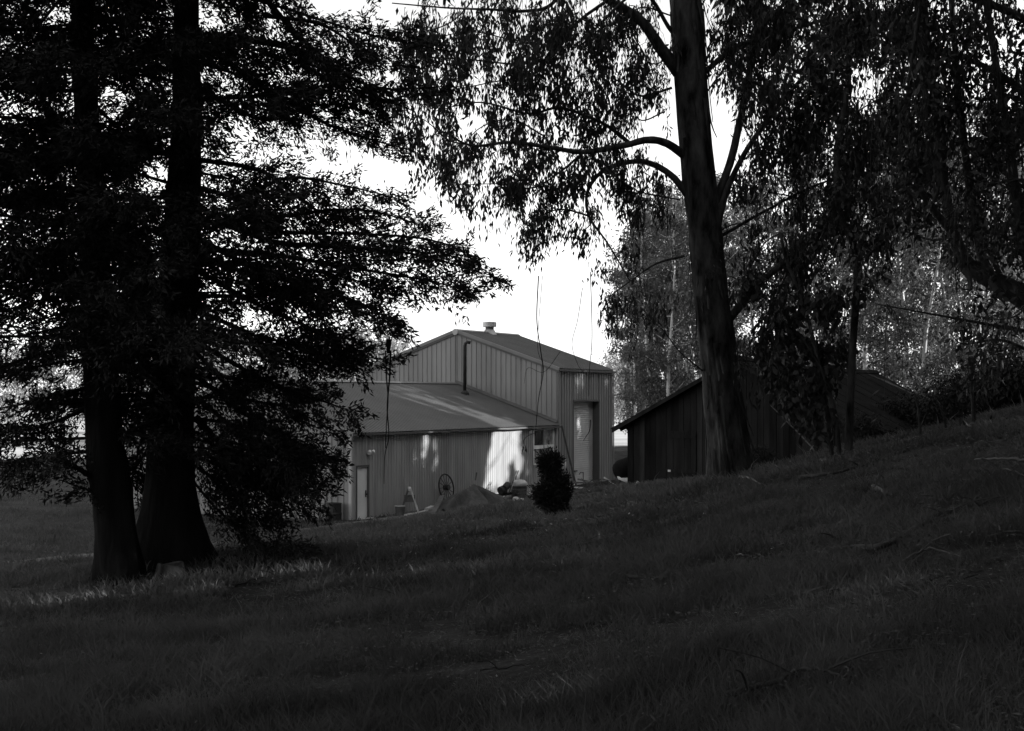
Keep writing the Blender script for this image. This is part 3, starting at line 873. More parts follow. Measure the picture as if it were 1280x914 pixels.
def hang_twigs(T, pts, tan, n, lmin, lmax, nleaf, leaf=(0.17, 0.03), out=0.5, tilt=0.35):
    """drooping eucalyptus twigs hung along a branch"""
    m = len(pts)
    for i in range(n):
        k = RNG.integers(0, m)
        p = pts[k] + RNG.normal(0, 0.05, 3)
        L = RNG.uniform(lmin, lmax)
        hd = np.array([RNG.normal(), RNG.normal(), 0]); hd /= np.linalg.norm(hd) + 1e-6
        o = out * RNG.uniform(0.2, 1.0) * L
        q = np.array([p, p + hd * o * 0.6 + (0, 0, 0.02), p + hd * o * 0.95 + (0, 0, -0.45 * L), p + hd * o + (0, 0, -L)])
        path = smooth_path(q, 6)
        T.twig.tube(path, np.linspace(0.008, 0.003, 6), 3, cap=False)
        c = RNG.integers(int(nleaf * 0.5), int(nleaf * 1.4) + 1)
        t = RNG.uniform(0.2, 1.0, c)
        cc = along(path, t) + RNG.normal(0, 0.05, (c, 3))
        dd = np.array([0, 0, -1.0]) + RNG.normal(0, tilt, (c, 3))
        T.add(kites(cc, dd, RNG.uniform(0.6, 1.2, c) * leaf[0], RNG.uniform(0.7, 1.3, c) * leaf[1], 0.4))


TILT = 0.32
BLOBS = 0.62
TWIGS = 0.5


def limb(T, path, r0, r1, n_tw, lmin=0.5, lmax=1.3, nleaf=18, start=0.35, leaf=(0.17, 0.03), sides=7, clumps=0):
    T.wood.tube(path, np.linspace(r0, r1, len(path)), sides, cap=False, rough=0.03)
    k = int(len(path) * start)
    pts = path[k:]
    n_tw = int(math.ceil(n_tw * TWIGS)) if n_tw else 0
    if len(pts) < 2: pts = path[-2:]
    hang_twigs(T, pts, None, n_tw, lmin, lmax, int(nleaf * 1.3), leaf, tilt=max(0.35, TILT * 0.8))
    for _ in range(int(n_tw * BLOBS)):
        c0 = pts[RNG.integers(0, len(pts))] + RNG.normal(0, 0.22, 3) - (0, 0, RNG.uniform(0, lmax * 0.75))
        nn = int(RNG.integers(24, 110))
        sp = RNG.uniform(0.07, 0.12) * (nn / 40) ** 0.4
        cc = c0 + RNG.normal(0, 1, (nn, 3)) * np.array([sp, sp, sp * 1.7])
        T.add(kites(cc, np.array([0, 0, -1.0]) + RNG.normal(0, TILT, (nn, 3)), RNG.uniform(0.7, 1.35, nn) * leaf[0], RNG.uniform(0.8, 1.5, nn) * leaf[1] * 1.5, 0.4))
    for _ in range(clumps):
        c = pts[RNG.integers(0, len(pts))] + RNG.normal(0, 0.25, 3)
        hang_twigs(T, np.repeat(c[None], 2, 0) + RNG.normal(0, 0.08, (2, 3)), None, 5, 0.4, 0.9, 26, leaf, 0.3)


def eucalyptus():
    global RNG
    RNG = np.random.default_rng(33)
    T = Tree(); d = 30.0
    tp = [(917, 604), (908, 540), (897, 440), (882, 300), (866, 130), (858, 0)]
    pts = [P(x, y, d) for x, y in tp]
    gz = h1(pts[0][0], d); pts[0][2] = gz - 0.25
    pts += [pts[-1] + np.array([-0.3, 0.4, 4.0]), pts[-1] + np.array([-0.2, 0.6, 8.5])]
    path = smooth_path(pts, 48)
    zs = [p[2] for p in pts]
    wr = np.interp(path[:, 2], zs, [w / F * d / 2 for w in (60, 48, 44, 43, 41, 39, 29, 12)])
    root = empty("eucalyptus", (pts[0][0], d, gz), "large eucalyptus with a thick leaning trunk and hanging leaves, beside the wooden barn", "tree")
    tm = MB(); flared(path, wr, 26, tm, 0.22, 5)
    part("trunk", tm, M['euc_bark'], root, smooth=True)
    # ribbons of peeling bark along the trunk
    for k in range(60):
        i = RNG.integers(3, 40)
        a = RNG.uniform(math.pi * 0.9, math.pi * 2.1)
        L = RNG.uniform(0.5, 1.6)
        rows = []
        curl = RNG.uniform(0.0, 0.16)
        for t in np.linspace(0, 1, 6):
            z = path[i][2] - t * L
            c = np.array([np.interp(z, path[:, 2], path[:, 0]), np.interp(z, path[:, 2], path[:, 1]), z])
            r = np.interp(z, path[:, 2], wr) * 1.05 + 0.01 + curl * t ** 3
            w = 0.06 * (1 - 0.6 * t)
            rows.append([c + np.array([math.cos(a + s_ * w / r), math.sin(a + s_ * w / r), 0]) * (r + 0.012 * (s_ == 0)) for s_ in (-1, 0, 1)])
        m = MB(); m.quad_strip(rows); part("bark_ribbon", m, M['euc_bark'], root)
    def br(px, dd, r0, r1, n_tw, **kw):
        q = [P(x, y, d + dd * i / (len(px) - 1)) for i, (x, y) in enumerate(px)]
        limb(T, smooth_path(q, 6 * len(px)), r0, r1, n_tw, **kw)
    # left side
    br([(862, 200), (835, 180), (810, 175), (780, 182), (730, 190), (690, 185), (640, 178), (590, 182), (555, 165)], -2.0, 0.10, 0.015, 54, clumps=3)
    br([(860, 245), (840, 220), (815, 205), (790, 202), (755, 213), (735, 238), (736, 270), (760, 305), (788, 352)], 0.5, 0.085, 0.012, 24, start=0.2, clumps=1)
    br([(848, 90), (825, 60), (800, 25), (760, 0), (700, -40), (620, -50)], -1.0, 0.16, 0.04, 40, lmax=1.6, clumps=4)
    br([(790, 182), (770, 165), (745, 150), (700, 135), (660, 142), (600, 128), (540, 140)], -1.5, 0.05, 0.01, 44, clumps=3, start=0.2)
    br([(720, -40), (690, 5), (655, 14), (615, 12), (560, 10), (490, 4)], -2.5, 0.05, 0.012, 50, clumps=4, start=0.1)
    br([(760, 0), (720, 30), (690, 70), (650, 80), (590, 75), (520, 70)], -2.0, 0.04, 0.01, 44, clumps=4, start=0.15)
    br([(730, 190), (700, 215), (665, 235), (620, 230), (560, 232)], -1.0, 0.03, 0.006, 20, lmax=0.8, start=0.2)
    br([(736, 270), (705, 262), (680, 268), (650, 290)], -1.0, 0.025, 0.006, 24, lmax=1.0, start=0.1, clumps=2)
    br([(700, 188), (670, 210), (640, 250), (610, 262)], 1.0, 0.025, 0.006, 14, lmax=0.8, start=0.2)
    br([(590, 182), (560, 175), (530, 150), (480, 130)], 0.5, 0.02, 0.006, 26, start=0.0, lmax=0.9)
    br([(840, 110), (800, 120), (770, 100), (740, 95), (715, 100)], 1.0, 0.03, 0.006, 24, start=0.4, clumps=3)
    br([(855, 320), (820, 330), (790, 350), (760, 372)], -1.0, 0.03, 0.006, 14, start=0.5, clumps=1)
    br([(880, 465), (850, 440), (820, 405), (770, 385)], -2.0, 0.02, 0.004, 4, start=0.7)
    br([(840, 40), (800, -10), (740, 40), (715, 60)], -2.0, 0.05, 0.01, 22, start=0.5, clumps=2)
    br([(640, -30), (600, 40), (560, 90), (520, 110), (470, 100)], -1.0, 0.025, 0.006, 34, start=0.1, clumps=2)
    br([(760, -30), (790, 40), (810, 80), (800, 110)], 1.5, 0.025, 0.006, 20, start=0.2, clumps=1)
    for q_, n_ in (([(700, 60), (640, 50), (580, 40), (500, 60), (440, 50)], 44), ([(690, 110), (640, 100), (580, 110), (520, 120), (460, 150)], 44), ([(780, 60), (740, 30), (700, 20), (660, 40)], 34), ([(680, 170), (640, 150), (600, 160), (560, 200), (530, 190)], 30),
                   ([(760, 130), (730, 130), (690, 160), (650, 200)], 26), ([(640, 215), (660, 230), (690, 240), (720, 300)], 16), ([(600, -10), (560, 30), (500, 40), (430, 20)], 40), ([(830, 140), (800, 150), (780, 120), (770, 150)], 12), ([(850, 250), (800, 240), (775, 225), (765, 215)], 18)):
        br(q_, RNG.uniform(-2.5, 2.0), 0.02, 0.005, n_, start=0.05, lmax=0.9, clumps=2)
    # right side
    br([(890, 262), (912, 205), (925, 150), (935, 100), (945, 40), (952, -30)], 1.0, 0.10, 0.06, 40, start=0.5, clumps=4)
    br([(893, 300), (908, 240), (935, 185), (975, 130), (1020, 80), (1070, 40)], -1.5, 0.085, 0.02, 60, start=0.35, clumps=5)
    br([(905, 408), (935, 370), (960, 345), (1000, 312), (1040, 275), (1050, 225), (1075, 180)], -1.0, 0.10, 0.03, 50, start=0.3, clumps=3)
    br([(893, 300), (960, 262), (1030, 228), (1110, 212), (1180, 218)], 1.5, 0.04, 0.01, 40, start=0.3, clumps=2)
    br([(870, 100), (920, 60), (980, 40), (1060, 20), (1140, 30)], 1.0, 0.07, 0.02, 70, start=0.2, clumps=6)
    br([(945, 40), (1000, -10), (1070, -30), (1150, -20)], -1.0, 0.05, 0.01, 70, start=0.1, clumps=6, lmax=1.8)
    br([(935, 100), (990, 120), (1050, 120), (1120, 130)], 0.5, 0.03, 0.008, 60, start=0.1, clumps=4)
    br([(960, 140), (1000, 160), (1040, 150), (1090, 170)], -2.0, 0.025, 0.006, 50, start=0.1, clumps=3)
    br([(925, 150), (950, 190), (980, 200), (1000, 220)], 1.0, 0.02, 0.006, 24, start=0.1, clumps=1)
    br([(1000, 312), (980, 350), (960, 400), (955, 450)], -1.0, 0.03, 0.006, 30, start=0.1, clumps=3, lmax=0.8)
    br([(960, 345), (930, 350), (910, 345), (890, 340)], -1.0, 0.02, 0.005, 6, start=0.3)
    for q_, n_ in (([(900, 30), (930, 20), (990, 15), (1040, 60)], 50), ([(920, 130), (960, 90), (1010, 100), (1060, 90)], 50), ([(930, 200), (980, 160), (1020, 190), (1060, 200)], 44), ([(960, 240), (1000, 250), (1030, 280), (1040, 320)], 30), ([(1080, 60), (1120, 90), (1160, 80), (1230, 90)], 60),
                   ([(1080, 150), (1130, 170), (1180, 150), (1240, 160)], 60), ([(1050, 10), (1100, 0), (1180, 20), (1260, 10)], 60), ([(940, 330), (960, 300), (990, 290), (1000, 300)], 24), ([(880, 300), (920, 280), (950, 290), (960, 310)], 16), ([(885, 60), (905, 30), (930, 40), (950, 70)], 30), ([(880, 120), (905, 90), (930, 95), (950, 120)], 26), ([(870, 20), (890, -10), (920, -10), (960, 0)], 30), ([(840, 20), (800, 10), (770, 40), (760, 90)], 22), ([(850, 60), (820, 80), (790, 70), (770, 100)], 14)):
        br(q_, RNG.uniform(-2.0, 2.5), 0.02, 0.005, int(n_ * 0.45), start=0.05, lmax=0.9, clumps=2)
    # the upper crown, above the frame
    for i in range(16):
        z = RNG.uniform(9.5, 16.0); az = RNG.uniform(0, 6.28); L = RNG.uniform(3, 6.5)
        b = np.array([np.interp(z, path[:, 2], path[:, 0]), np.interp(z, path[:, 2], path[:, 1]), z])
        hd = np.array([math.cos(az), math.sin(az), 0])
        q = smooth_path([b, b + hd * L * 0.5 + (0, 0, 0.8), b + hd * L + (0, 0, 0.9)], 8)
        limb(T, q, 0.08, 0.02, 26, 0.8, 1.8, 24, 0.3, leaf=(0.32, 0.09), sides=5)
    part("limbs", T.wood, M['euc_bark'], root, smooth=True)
    tag(part("twigs", T.twig, M['euc_bark'], root), kind="stuff")
    quads_mesh("crown", T.leaves(), M['euc_leaf'], root)


eucalyptus()


def right_tree():
    global RNG, TILT, BLOBS, TWIGS
    TILT, BLOBS, TWIGS = 0.8, 0.62, 0.25
    RNG = np.random.default_rng(44)
    T = Tree(); d = 17.0
    b0 = P(1440, 560, d); gz = h1(b0[0], b0[1]); b0[2] = gz - 0.2
    root = empty("gnarled_eucalyptus", (b0[0], b0[1], gz), "gnarled tree on the right edge, its thick limb curving up into dense leaves", "tree")
    kw = dict(leaf=(0.105, 0.028))
    def br(px, dd, r0, r1, n_tw, **k2):
        q = [P(x, y, d + dd * i / (len(px) - 1)) for i, (x, y) in enumerate(px)]
        k3 = dict(kw); k3.update(k2)
        limb(T, smooth_path(q, 6 * len(px)), r0, r1, n_tw, **k3)
    q = [b0] + [P(x, y, d) for x, y in ((1390, 470), (1330, 410), (1280, 372), (1240, 350), (1210, 330), (1193, 295), (1180, 230), (1170, 140), (1158, 40), (1150, -80))]
    path = smooth_path(q, 60)
    T.wood.tube(path, np.interp(np.linspace(0, 1, 60), [0, 0.3, 0.5, 0.6, 1], [0.26, 0.15, 0.09, 0.07, 0.035]), 12, cap=False, rough=0.03)
    hang_twigs(T, path[46:], None, 24, 0.4, 0.9, 22, (0.13, 0.038))
    br([(1240, 350), (1225, 310), (1212, 230), (1200, 130), (1190, 10), (1185, -60)], 1.0, 0.07, 0.03, 60, clumps=4)
    br([(1300, 385), (1275, 280), (1262, 180), (1245, 80), (1225, -40)], -1.0, 0.08, 0.03, 70, clumps=6)
    br([(1193, 295), (1150, 235), (1135, 150), (1140, 80), (1150, 10)], -1.5, 0.05, 0.02, 60, clumps=5)
    br([(1330, 425), (1285, 415), (1215, 402), (1150, 390), (1095, 380)], -1.0, 0.03, 0.006, 10, start=0.1)
    br([(1320, 450), (1290, 440), (1250, 425), (1205, 430), (1190, 420)], -0.5, 0.03, 0.005, 16, start=0.1, lmax=0.5)
    br([(1310, 300), (1260, 220), (1220, 190), (1180, 175), (1120, 190)], 0.5, 0.035, 0.01, 70, start=0.1, clumps=5)
    br([(1310, 150), (1260, 100), (1200, 70), (1130, 50), (1060, 40)], 0.5, 0.05, 0.01, 90, start=0.1, clumps=7)
    br([(1310, 40), (1250, 10), (1180, -10), (1100, -20), (1020, -20)], -0.5, 0.06, 0.01, 90, start=0.1, clumps=7)
    br([(1310, 230), (1270, 225), (1230, 230), (1190, 210)], -1.5, 0.03, 0.01, 40, start=0.1, clumps=3)
    br([(1200, 130), (1160, 120), (1110, 120), (1070, 140)], 1.5, 0.025, 0.008, 50, start=0.1, clumps=4)
    br([(1330, 400), (1300, 370), (1270, 395), (1235, 400)], -1.5, 0.02, 0.006, 24, start=0.1, lmax=0.5)
    br([(1193, 295), (1165, 300), (1130, 290), (1100, 300)], 1.0, 0.02, 0.006, 6, start=0.2, lmax=0.5)
    for i in range(10):
        z = RNG.uniform(6.5, 10); az = RNG.uniform(0, 6.28); L = RNG.uniform(2, 4.5)
        b = path[-1] + (RNG.normal(0.6, 0.8), RNG.normal(0, 0.8), z - path[-1][2])
        hd = np.array([math.cos(az), math.sin(az), 0])
        limb(T, smooth_path([b, b + hd * L * 0.5 + (0, 0, 0.5), b + hd * L + (0, 0, 0.4)], 8), 0.05, 0.02, 26, 0.6, 1.2, 20, 0.0, leaf=(0.3, 0.1), sides=5)
    finish_tree(T, root, M['right_bark'], M['euc_leaf'])
    # peeling bark curls
    for (px, py) in ((1132, 60), (1150, 100), (1205, 335), (1238, 352), (1165, 200)):
        c = P(px, py, d - 0.3); L = RNG.uniform(0.3, 0.7); rows = []
        for t in np.linspace(0, 1, 6):
            rows.append([c + (0.05 * s * (1 - t) + 0.08 * math.sin(4 * t), -0.02 + 0.02 * abs(s), -L * t) for s in (-1, 0, 1)])
        m = MB(); m.quad_strip(rows); part("bark_ribbon", m, M['dead_leaf'], root)


right_tree()
TILT, BLOBS, TWIGS = 0.5, 0.4, 0.6


def slender_tree(name, label, px, d, widths, seed, extra, leaf=(0.17, 0.05), group=None, dead=False):
    global RNG
    RNG = np.random.default_rng(seed)
    T = Tree()
    q = [P(x, y, d) for x, y in px]
    gz = h1(q[0][0], d); q[0][2] = gz - 0.15
    path = smooth_path(q, 7 * len(q))
    root = empty(name, (q[0][0], d, gz), label, "tree", group)
    T.wood.tube(path, np.interp(np.linspace(0, 1, len(path)), np.linspace(0, 1, len(widths)), [w / F * d / 2 for w in widths]), 9, cap=False, rough=0.03)
    for e, r0, n_tw, lm, cl in extra:
        qq = [P(x, y, d + RNG.uniform(-0.6, 0.6) * i) for i, (x, y) in enumerate(e)]
        limb(T, smooth_path(qq, 5 * len(qq)), r0, 0.006, n_tw, 0.25, lm, 16, 0.1, leaf, 5, cl)
    finish_tree(T, root, M['euc_bark'], M['euc_leaf'])
    return root, T


slender_tree("slender_tree", "tall thin crooked tree standing in front of the barn's right half", [(1060, 582), (1063, 500), (1067, 420), (1072, 340), (1066, 300), (1050, 265), (1046, 190), (1058, 120), (1062, 40), (1066, -40)],
             28, [11, 10, 9, 10, 9, 8, 8, 7, 6, 5], 51, [
                 ([(1050, 265), (1020, 240), (1000, 220)], 0.03, 10, 0.6, 0), ([(1046, 190), (1090, 160), (1120, 130)], 0.03, 24, 0.7, 2), ([(1072, 340), (1100, 300), (1110, 270), (1100, 250)], 0.02, 10, 0.8, 3),
                 ([(1058, 120), (1020, 90), (990, 60)], 0.03, 30, 0.8, 2), ([(1067, 300), (1085, 250), (1080, 230)], 0.02, 12, 0.9, 3), ([(1062, 40), (1100, 20), (1140, 0)], 0.03, 30, 0.8, 2)])
slender_tree("sapling", "leafy sapling in front of the barn, between the big eucalyptus and the thin crooked tree", [(1040, 590), (1035, 520), (1020, 440), (1005, 380), (985, 330), (975, 290)],
             28.6, [6, 6, 5, 4, 4, 3], 52, [
                 ([(1025, 480), (990, 450), (960, 440)], 0.02, 24, 0.5, 2), ([(1020, 440), (1000, 420), (970, 400)], 0.02, 26, 0.5, 2), ([(1012, 400), (1040, 380), (1052, 360)], 0.02, 20, 0.5, 1),
                 ([(1005, 380), (960, 350), (935, 345)], 0.02, 14, 0.5, 1), ([(1030, 500), (1000, 490), (975, 500)], 0.015, 14, 0.4, 1), ([(1020, 440), (1045, 430), (1056, 420)], 0.015, 14, 0.4, 1)], leaf=(0.17, 0.06))
slender_tree("sapling", "bare forked sapling leaning right against the thin crooked tree", [(1050, 588), (1045, 520), (1030, 470), (1015, 440), (1000, 420)], 28.3, [5, 5, 4, 3, 2], 53, [
    ([(1035, 490), (1015, 470), (1000, 450)], 0.012, 2, 0.4, 0)])
slender_tree("sapling", "dark bare stem with a crooked top on the hill at the right", [(1218, 530), (1216, 500), (1214, 470), (1218, 448), (1232, 440)], 27, [5, 5, 5, 4, 2], 54, [
    ([(1218, 505), (1235, 470), (1240, 450)], 0.012, 2, 0.3, 0)])
slender_tree("sapling", "dark dead stem standing before the barn's far roof edge", [(1152, 540), (1148, 515), (1143, 490)], 27, [4, 3, 2], 55, [([(1150, 535), (1158, 515), (1163, 495)], 0.01, 0, 0.3, 0)])
slender_tree("sapling", "short forked dead stem right of the barn roof's low end", [(1186, 535), (1178, 515), (1166, 492)], 27, [4, 3, 2], 56, [([(1184, 530), (1172, 520), (1164, 510)], 0.01, 0, 0.3, 0)])


# ------------------------------------------------------------------ far trees: a few meshes, many things
def tree_mesh(seed, height, crown_w, crown_from, cards, card, slim=0.16, clump=0.9, nl=22):
    global RNG
    RNG = np.random.default_rng(seed)
    w = MB(); V = []
    top = np.array([RNG.normal(0, 0.5), RNG.normal(0, 0.5), height])
    path = smooth_path([(0, 0, -0.3), (RNG.normal(0, .15), RNG.normal(0, .15), height * 0.33), top * 0.66 + (RNG.normal(0, .3), 0, 0), top], 14)
    w.tube(path, np.linspace(slim, 0.03, 14), 7, cap=False)
    per = cards // nl
    for i in range(nl):
        t = crown_from + (1 - crown_from) * (i + RNG.uniform()) / nl
        b = along(path, np.array([t]))[0]
        az = RNG.uniform(0, 6.28)
        env = math.sin(math.pi * min(1, max(0.08, (1 - t) / (1 - crown_from) * 0.85 + 0.12))) ** 0.7
        L = crown_w * env * RNG.uniform(0.6, 1.1)
        e = b + np.array([math.cos(az) * L, math.sin(az) * L, L * RNG.uniform(0.2, 0.9)])
        w.tube(smooth_path([b, (b + e) / 2 + (0, 0, -0.1 * L), e], 5), np.linspace(0.05, 0.015, 5), 4, cap=False)
        for k in range(3):
            c0 = b + (e - b) * RNG.uniform(0.45, 1.05) + RNG.normal(0, clump * 0.5, 3)
            n = per // 3
            r = RNG.normal(size=(n, 3)) * np.array([clump, clump, clump * 0.75]) * RNG.uniform(0.5, 1)
            dd = np.array([0, 0, -0.7]) + RNG.normal(0, 0.6, (n, 3))
            V.append(kites(c0 + r, dd, RNG.uniform(0.6, 1.3, n) * card[0], RNG.uniform(0.6, 1.3, n) * card[1]))
    return w, np.concatenate(V)


class FarKind:
    def __init__(self, name, seed, bark, leaf, **k):
        w, V = tree_mesh(seed, **k)
        self.name = name
        me = bpy.data.meshes.new("trunk"); me.from_pydata([tuple(p) for p in w.v], [], w.f)
        me.polygons.foreach_set("use_smooth", np.ones(len(me.polygons), bool)); me.materials.append(bark)
        self.trunk = me
        o = quads_mesh("crown", V, leaf)
        self.crown = o.data
        bpy.data.objects.remove(o)

    def place(self, x, y, rz, s, label, group, sz=None):
        e = empty(self.name, (x, y, h1(x, y)), label, "shrub" if self.name == "shrub" else "tree", group)
        e.rotation_euler = (0, 0, rz); e.scale = (s, s, sz or s)
        for nm, me in (("trunk", self.trunk), ("crown", self.crown)):
            o = bpy.data.objects.new(nm, me); COL.objects.link(o); o.parent = e
        return e


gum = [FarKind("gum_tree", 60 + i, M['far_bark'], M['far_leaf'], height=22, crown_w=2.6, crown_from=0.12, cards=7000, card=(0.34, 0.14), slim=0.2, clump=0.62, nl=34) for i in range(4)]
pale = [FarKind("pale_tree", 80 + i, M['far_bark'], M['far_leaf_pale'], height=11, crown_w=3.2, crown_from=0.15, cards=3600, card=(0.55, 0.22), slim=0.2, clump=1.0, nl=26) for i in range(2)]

RNG = np.random.default_rng(5)
G1 = "gum trees in the sunlit grove behind the barn"
k = 0
for px, d in ((795, 112), (812, 106), (835, 103), (858, 110), (885, 104), (910, 118), (945, 108), (975, 120), (1005, 112), (1030, 104), (1060, 118), (1085, 96), (1105, 108), (1128, 100), (1145, 116), (1160, 94), (1182, 104), (1200, 112), (1222, 92), (1240, 102), (1262, 110), (1285, 95), (1310, 104),
              (790, 122), (806, 128), (822, 120), (842, 126), (864, 124), (800, 140), (830, 138), (855, 140), (878, 130), (925, 135), (990, 140), (1050, 138), (1115, 135), (1175, 132), (1230, 130), (1290, 128)):
    s = 0.78 if px < 803 else (0.95 if px < 870 else RNG.uniform(0.95, 1.15))
    lab = "slender pale-stemmed gum tree in the sunlit grove seen behind the barn roof"
    if px < 801: lab = "short bushy gum tree at the grove's left end, above the barn's left eave"
    elif 800 <= px < 880:
        lab = "%s gum tree left of the big eucalyptus trunk, %s" % ("front" if d < 115 else "middle" if d < 130 else "back", "above the barn's left roof slope" if px < 825 else "midway up the barn's roof slope" if px < 850 else "close against the trunk")
    if px > 880:
        row = "front row" if d < 103 else ("middle row" if d < 125 else "back row")
        where = ("right beside the big eucalyptus trunk" if px < 930 else "behind the middle of the barn's ridge" if px < 1015 else "behind the slender crooked tree" if px < 1075 else "above the far end of the barn's ridge" if px < 1120 else
                 "above the barn roof's sloping far edge" if px < 1165 else "just right of the barn roof" if px < 1215 else "behind the bare stem on the hill" if px < 1255 else "at the right edge, behind the gnarled limb")
        lab = "pale-stemmed gum tree in the grove's " + row + ", " + where
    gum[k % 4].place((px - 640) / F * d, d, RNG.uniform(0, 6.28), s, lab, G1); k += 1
for px, d, s in ((395, 150, 1.0), (425, 165, 1.15), (455, 158, 1.1), (480, 172, 1.0), (505, 185, 0.8), (350, 160, 1.0), (300, 170, 1.1), (250, 165, 1.2)):
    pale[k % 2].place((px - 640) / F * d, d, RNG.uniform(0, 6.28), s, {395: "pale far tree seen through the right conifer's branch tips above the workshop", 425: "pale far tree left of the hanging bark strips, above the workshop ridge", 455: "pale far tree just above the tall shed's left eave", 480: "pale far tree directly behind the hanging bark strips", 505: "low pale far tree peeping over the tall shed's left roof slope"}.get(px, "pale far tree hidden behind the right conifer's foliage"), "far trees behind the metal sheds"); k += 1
for px, d, s in ((752, 205, 0.8), (768, 215, 0.95), (782, 225, 0.9), (800, 220, 1.0)):
    pale[k % 2].place((px - 640) / F * d, d, RNG.uniform(0, 6.28), s, "pale distant tree in the gap between the tall metal shed and the barn", "far trees in the gap beside the shed"); k += 1
for px, d, s in ((-40, 190, 1.2), (10, 200, 1.0), (60, 195, 1.1), (110, 210, 1.0), (165, 190, 1.2)):
    pale[k % 2].place((px - 640) / F * d, d, RNG.uniform(0, 6.28), s, "pale distant tree beyond the field behind the left conifer", "far trees beyond the left field"); k += 1


shrubs = [FarKind("shrub", 95 + i, M['stick'], M['bush_leaf'], height=1.9, crown_w=1.0, crown_from=0.02, cards=5200, card=(0.2, 0.07), slim=0.03, clump=0.42, nl=20) for i in range(2)]
for px, d, s_, lab in ((1128, 52, 0.7, "low dark shrub at the barn roof's far lower corner"), (1165, 50, 0.8, "dark shrub just right of the barn roof's low end"), (1200, 54, 0.9, "dark shrub behind the bare stem on the hill"), (1236, 50, 1.0, "dark shrub behind the hill crest, right of the bare stem"), (1268, 53, 1.1, "dark shrub at the right edge behind the hill crest"), (958, 41, 0.35, "small dark shrub at the foot of the barn right of the eucalyptus"), (1085, 41, 0.5, "dark shrub at the barn's right corner beside the slender tree")):
    shrubs[k % 2].place((px - 640) / F * d, d, RNG.uniform(0, 6.28), s_, lab, "shrubs about the barn"); k += 1


# ------------------------------------------------------------------ the grove on the hill to the right that shades the yard
def grove():
    global RNG
    spots = [(14, 4, 15), (17, 14, 17), (20, 22, 20), (26, 8, 20), (22, 32, 18), (27, 40, 22), (31, 28, 22), (29, 50, 22), (36, 42, 23), (35, 58, 23), (40, 66, 23), (45, 54, 24), (43, 74, 22), (38, 16, 22), (12, -8, 16), (3, -12, 18), (-9, -8, 18), (24, -8, 20),
             (34, 50, 22), (50, 66, 24), (50, 42, 24), (44, 30, 24), (46, 82, 22), (54, 76, 24), (-16, 6, 16)]
    for i, (x, y, hgt) in enumerate(spots):
        w, V = tree_mesh(200 + i, hgt * 1.2, 5.8, 0.06, 11500, (0.85, 0.42), 0.3, 1.7, 40)
        gz = h1(x, y)
        e = empty("grove_tree", (x, y, gz), "tall leafy tree of the shady grove on the hill, outside the picture", "tree", "trees of the grove around the viewpoint")
        me = bpy.data.meshes.new("trunk"); me.from_pydata([tuple(p) for p in w.v], [], w.f); link_mesh("trunk", me, M['euc_bark'], e)
        V = prune(V + np.array([x, y, gz]))
        quads_mesh("crown", V, M['euc_leaf'], e)


grove()


# ------------------------------------------------------------------ the clipped bush on the slope
def bush():
    global RNG
    RNG = np.random.default_rng(70)
    d = 36.0
    b = P(690, 648, d); gz = h1(b[0], d)
    root = empty("cypress_bush", (b[0], d, gz), "small dark two-tiered bush growing on the slope before the workshop window", "bush")
    w = MB(); w.tube(smooth_path([(b[0], d, gz - 0.1), (b[0] - 0.03, d, gz + 0.5), (b[0] - 0.05, d, gz + 1.5)], 8), np.linspace(0.06, 0.02, 8), 7)
    part("stem", w, M['conifer_bark'], root)
    V = []
    for (px, py, r, n, sq) in ((690, 618, 0.50, 3800, 1.0), (688, 579, 0.31, 2000, 0.95), (679, 622, 0.27, 900, 1.0), (701, 612, 0.28, 900, 1.0), (692, 598, 0.27, 700, 0.9), (698, 634, 0.25, 700, 0.8), (683, 584, 0.2, 500, 0.9)):
        c = P(px, py, d)
        u = unit(RNG.normal(size=(n, 3)))
        rr = r * RNG.uniform(0.1, 1.0, n) ** 0.5 * (1 + 0.14 * np.sin(7 * u[:, 0] + 5 * u[:, 2]) + RNG.normal(0, 0.06, n))
        p = c + u * rr[:, None] * np.array([1, 1, sq])
        V.append(kites(p, u + RNG.normal(0, 0.35, (n, 3)) + (0, 0, 0.35), RNG.uniform(0.05, 0.14, n), RNG.uniform(0.02, 0.035, n)))
        for k_ in range(16):                     # shoots standing out of the outline
            u = unit(RNG.normal(size=3) + (0, 0, 0.5)); L = RNG.uniform(0.08, 0.24)
            b = c + u * r * 0.85 * np.array([1, 1, sq]); t = RNG.uniform(0, 1, 26)
            p = b + (u + (0, 0, 0.4)) * (t * L)[:, None] + RNG.normal(0, 0.018, (26, 3))
            V.append(kites(p, u + RNG.normal(0, 0.5, (26, 3)) + (0, 0, 0.4), RNG.uniform(0.05, 0.1, 26), RNG.uniform(0.015, 0.03, 26)))
    quads_mesh("crown", np.concatenate(V), M['bush_leaf'], root)


bush()


# ------------------------------------------------------------------ things standing about the yard
def at_wall(px, off=0.6):
    """a point `off` metres before the workshop's front wall, in the direction px"""
    k = (px - 640) / F
    u = ((71 - off * B2[1]) * k - (2.4 - off * B2[0])) / (A2[0] - A2[1] * k)
    return u


def wall_pt(px, off):
    u = at_wall(px, off)
    p = C2 + u * A2 - off * B2
    return np.array([p[0], p[1], h1(p[0], p[1])])


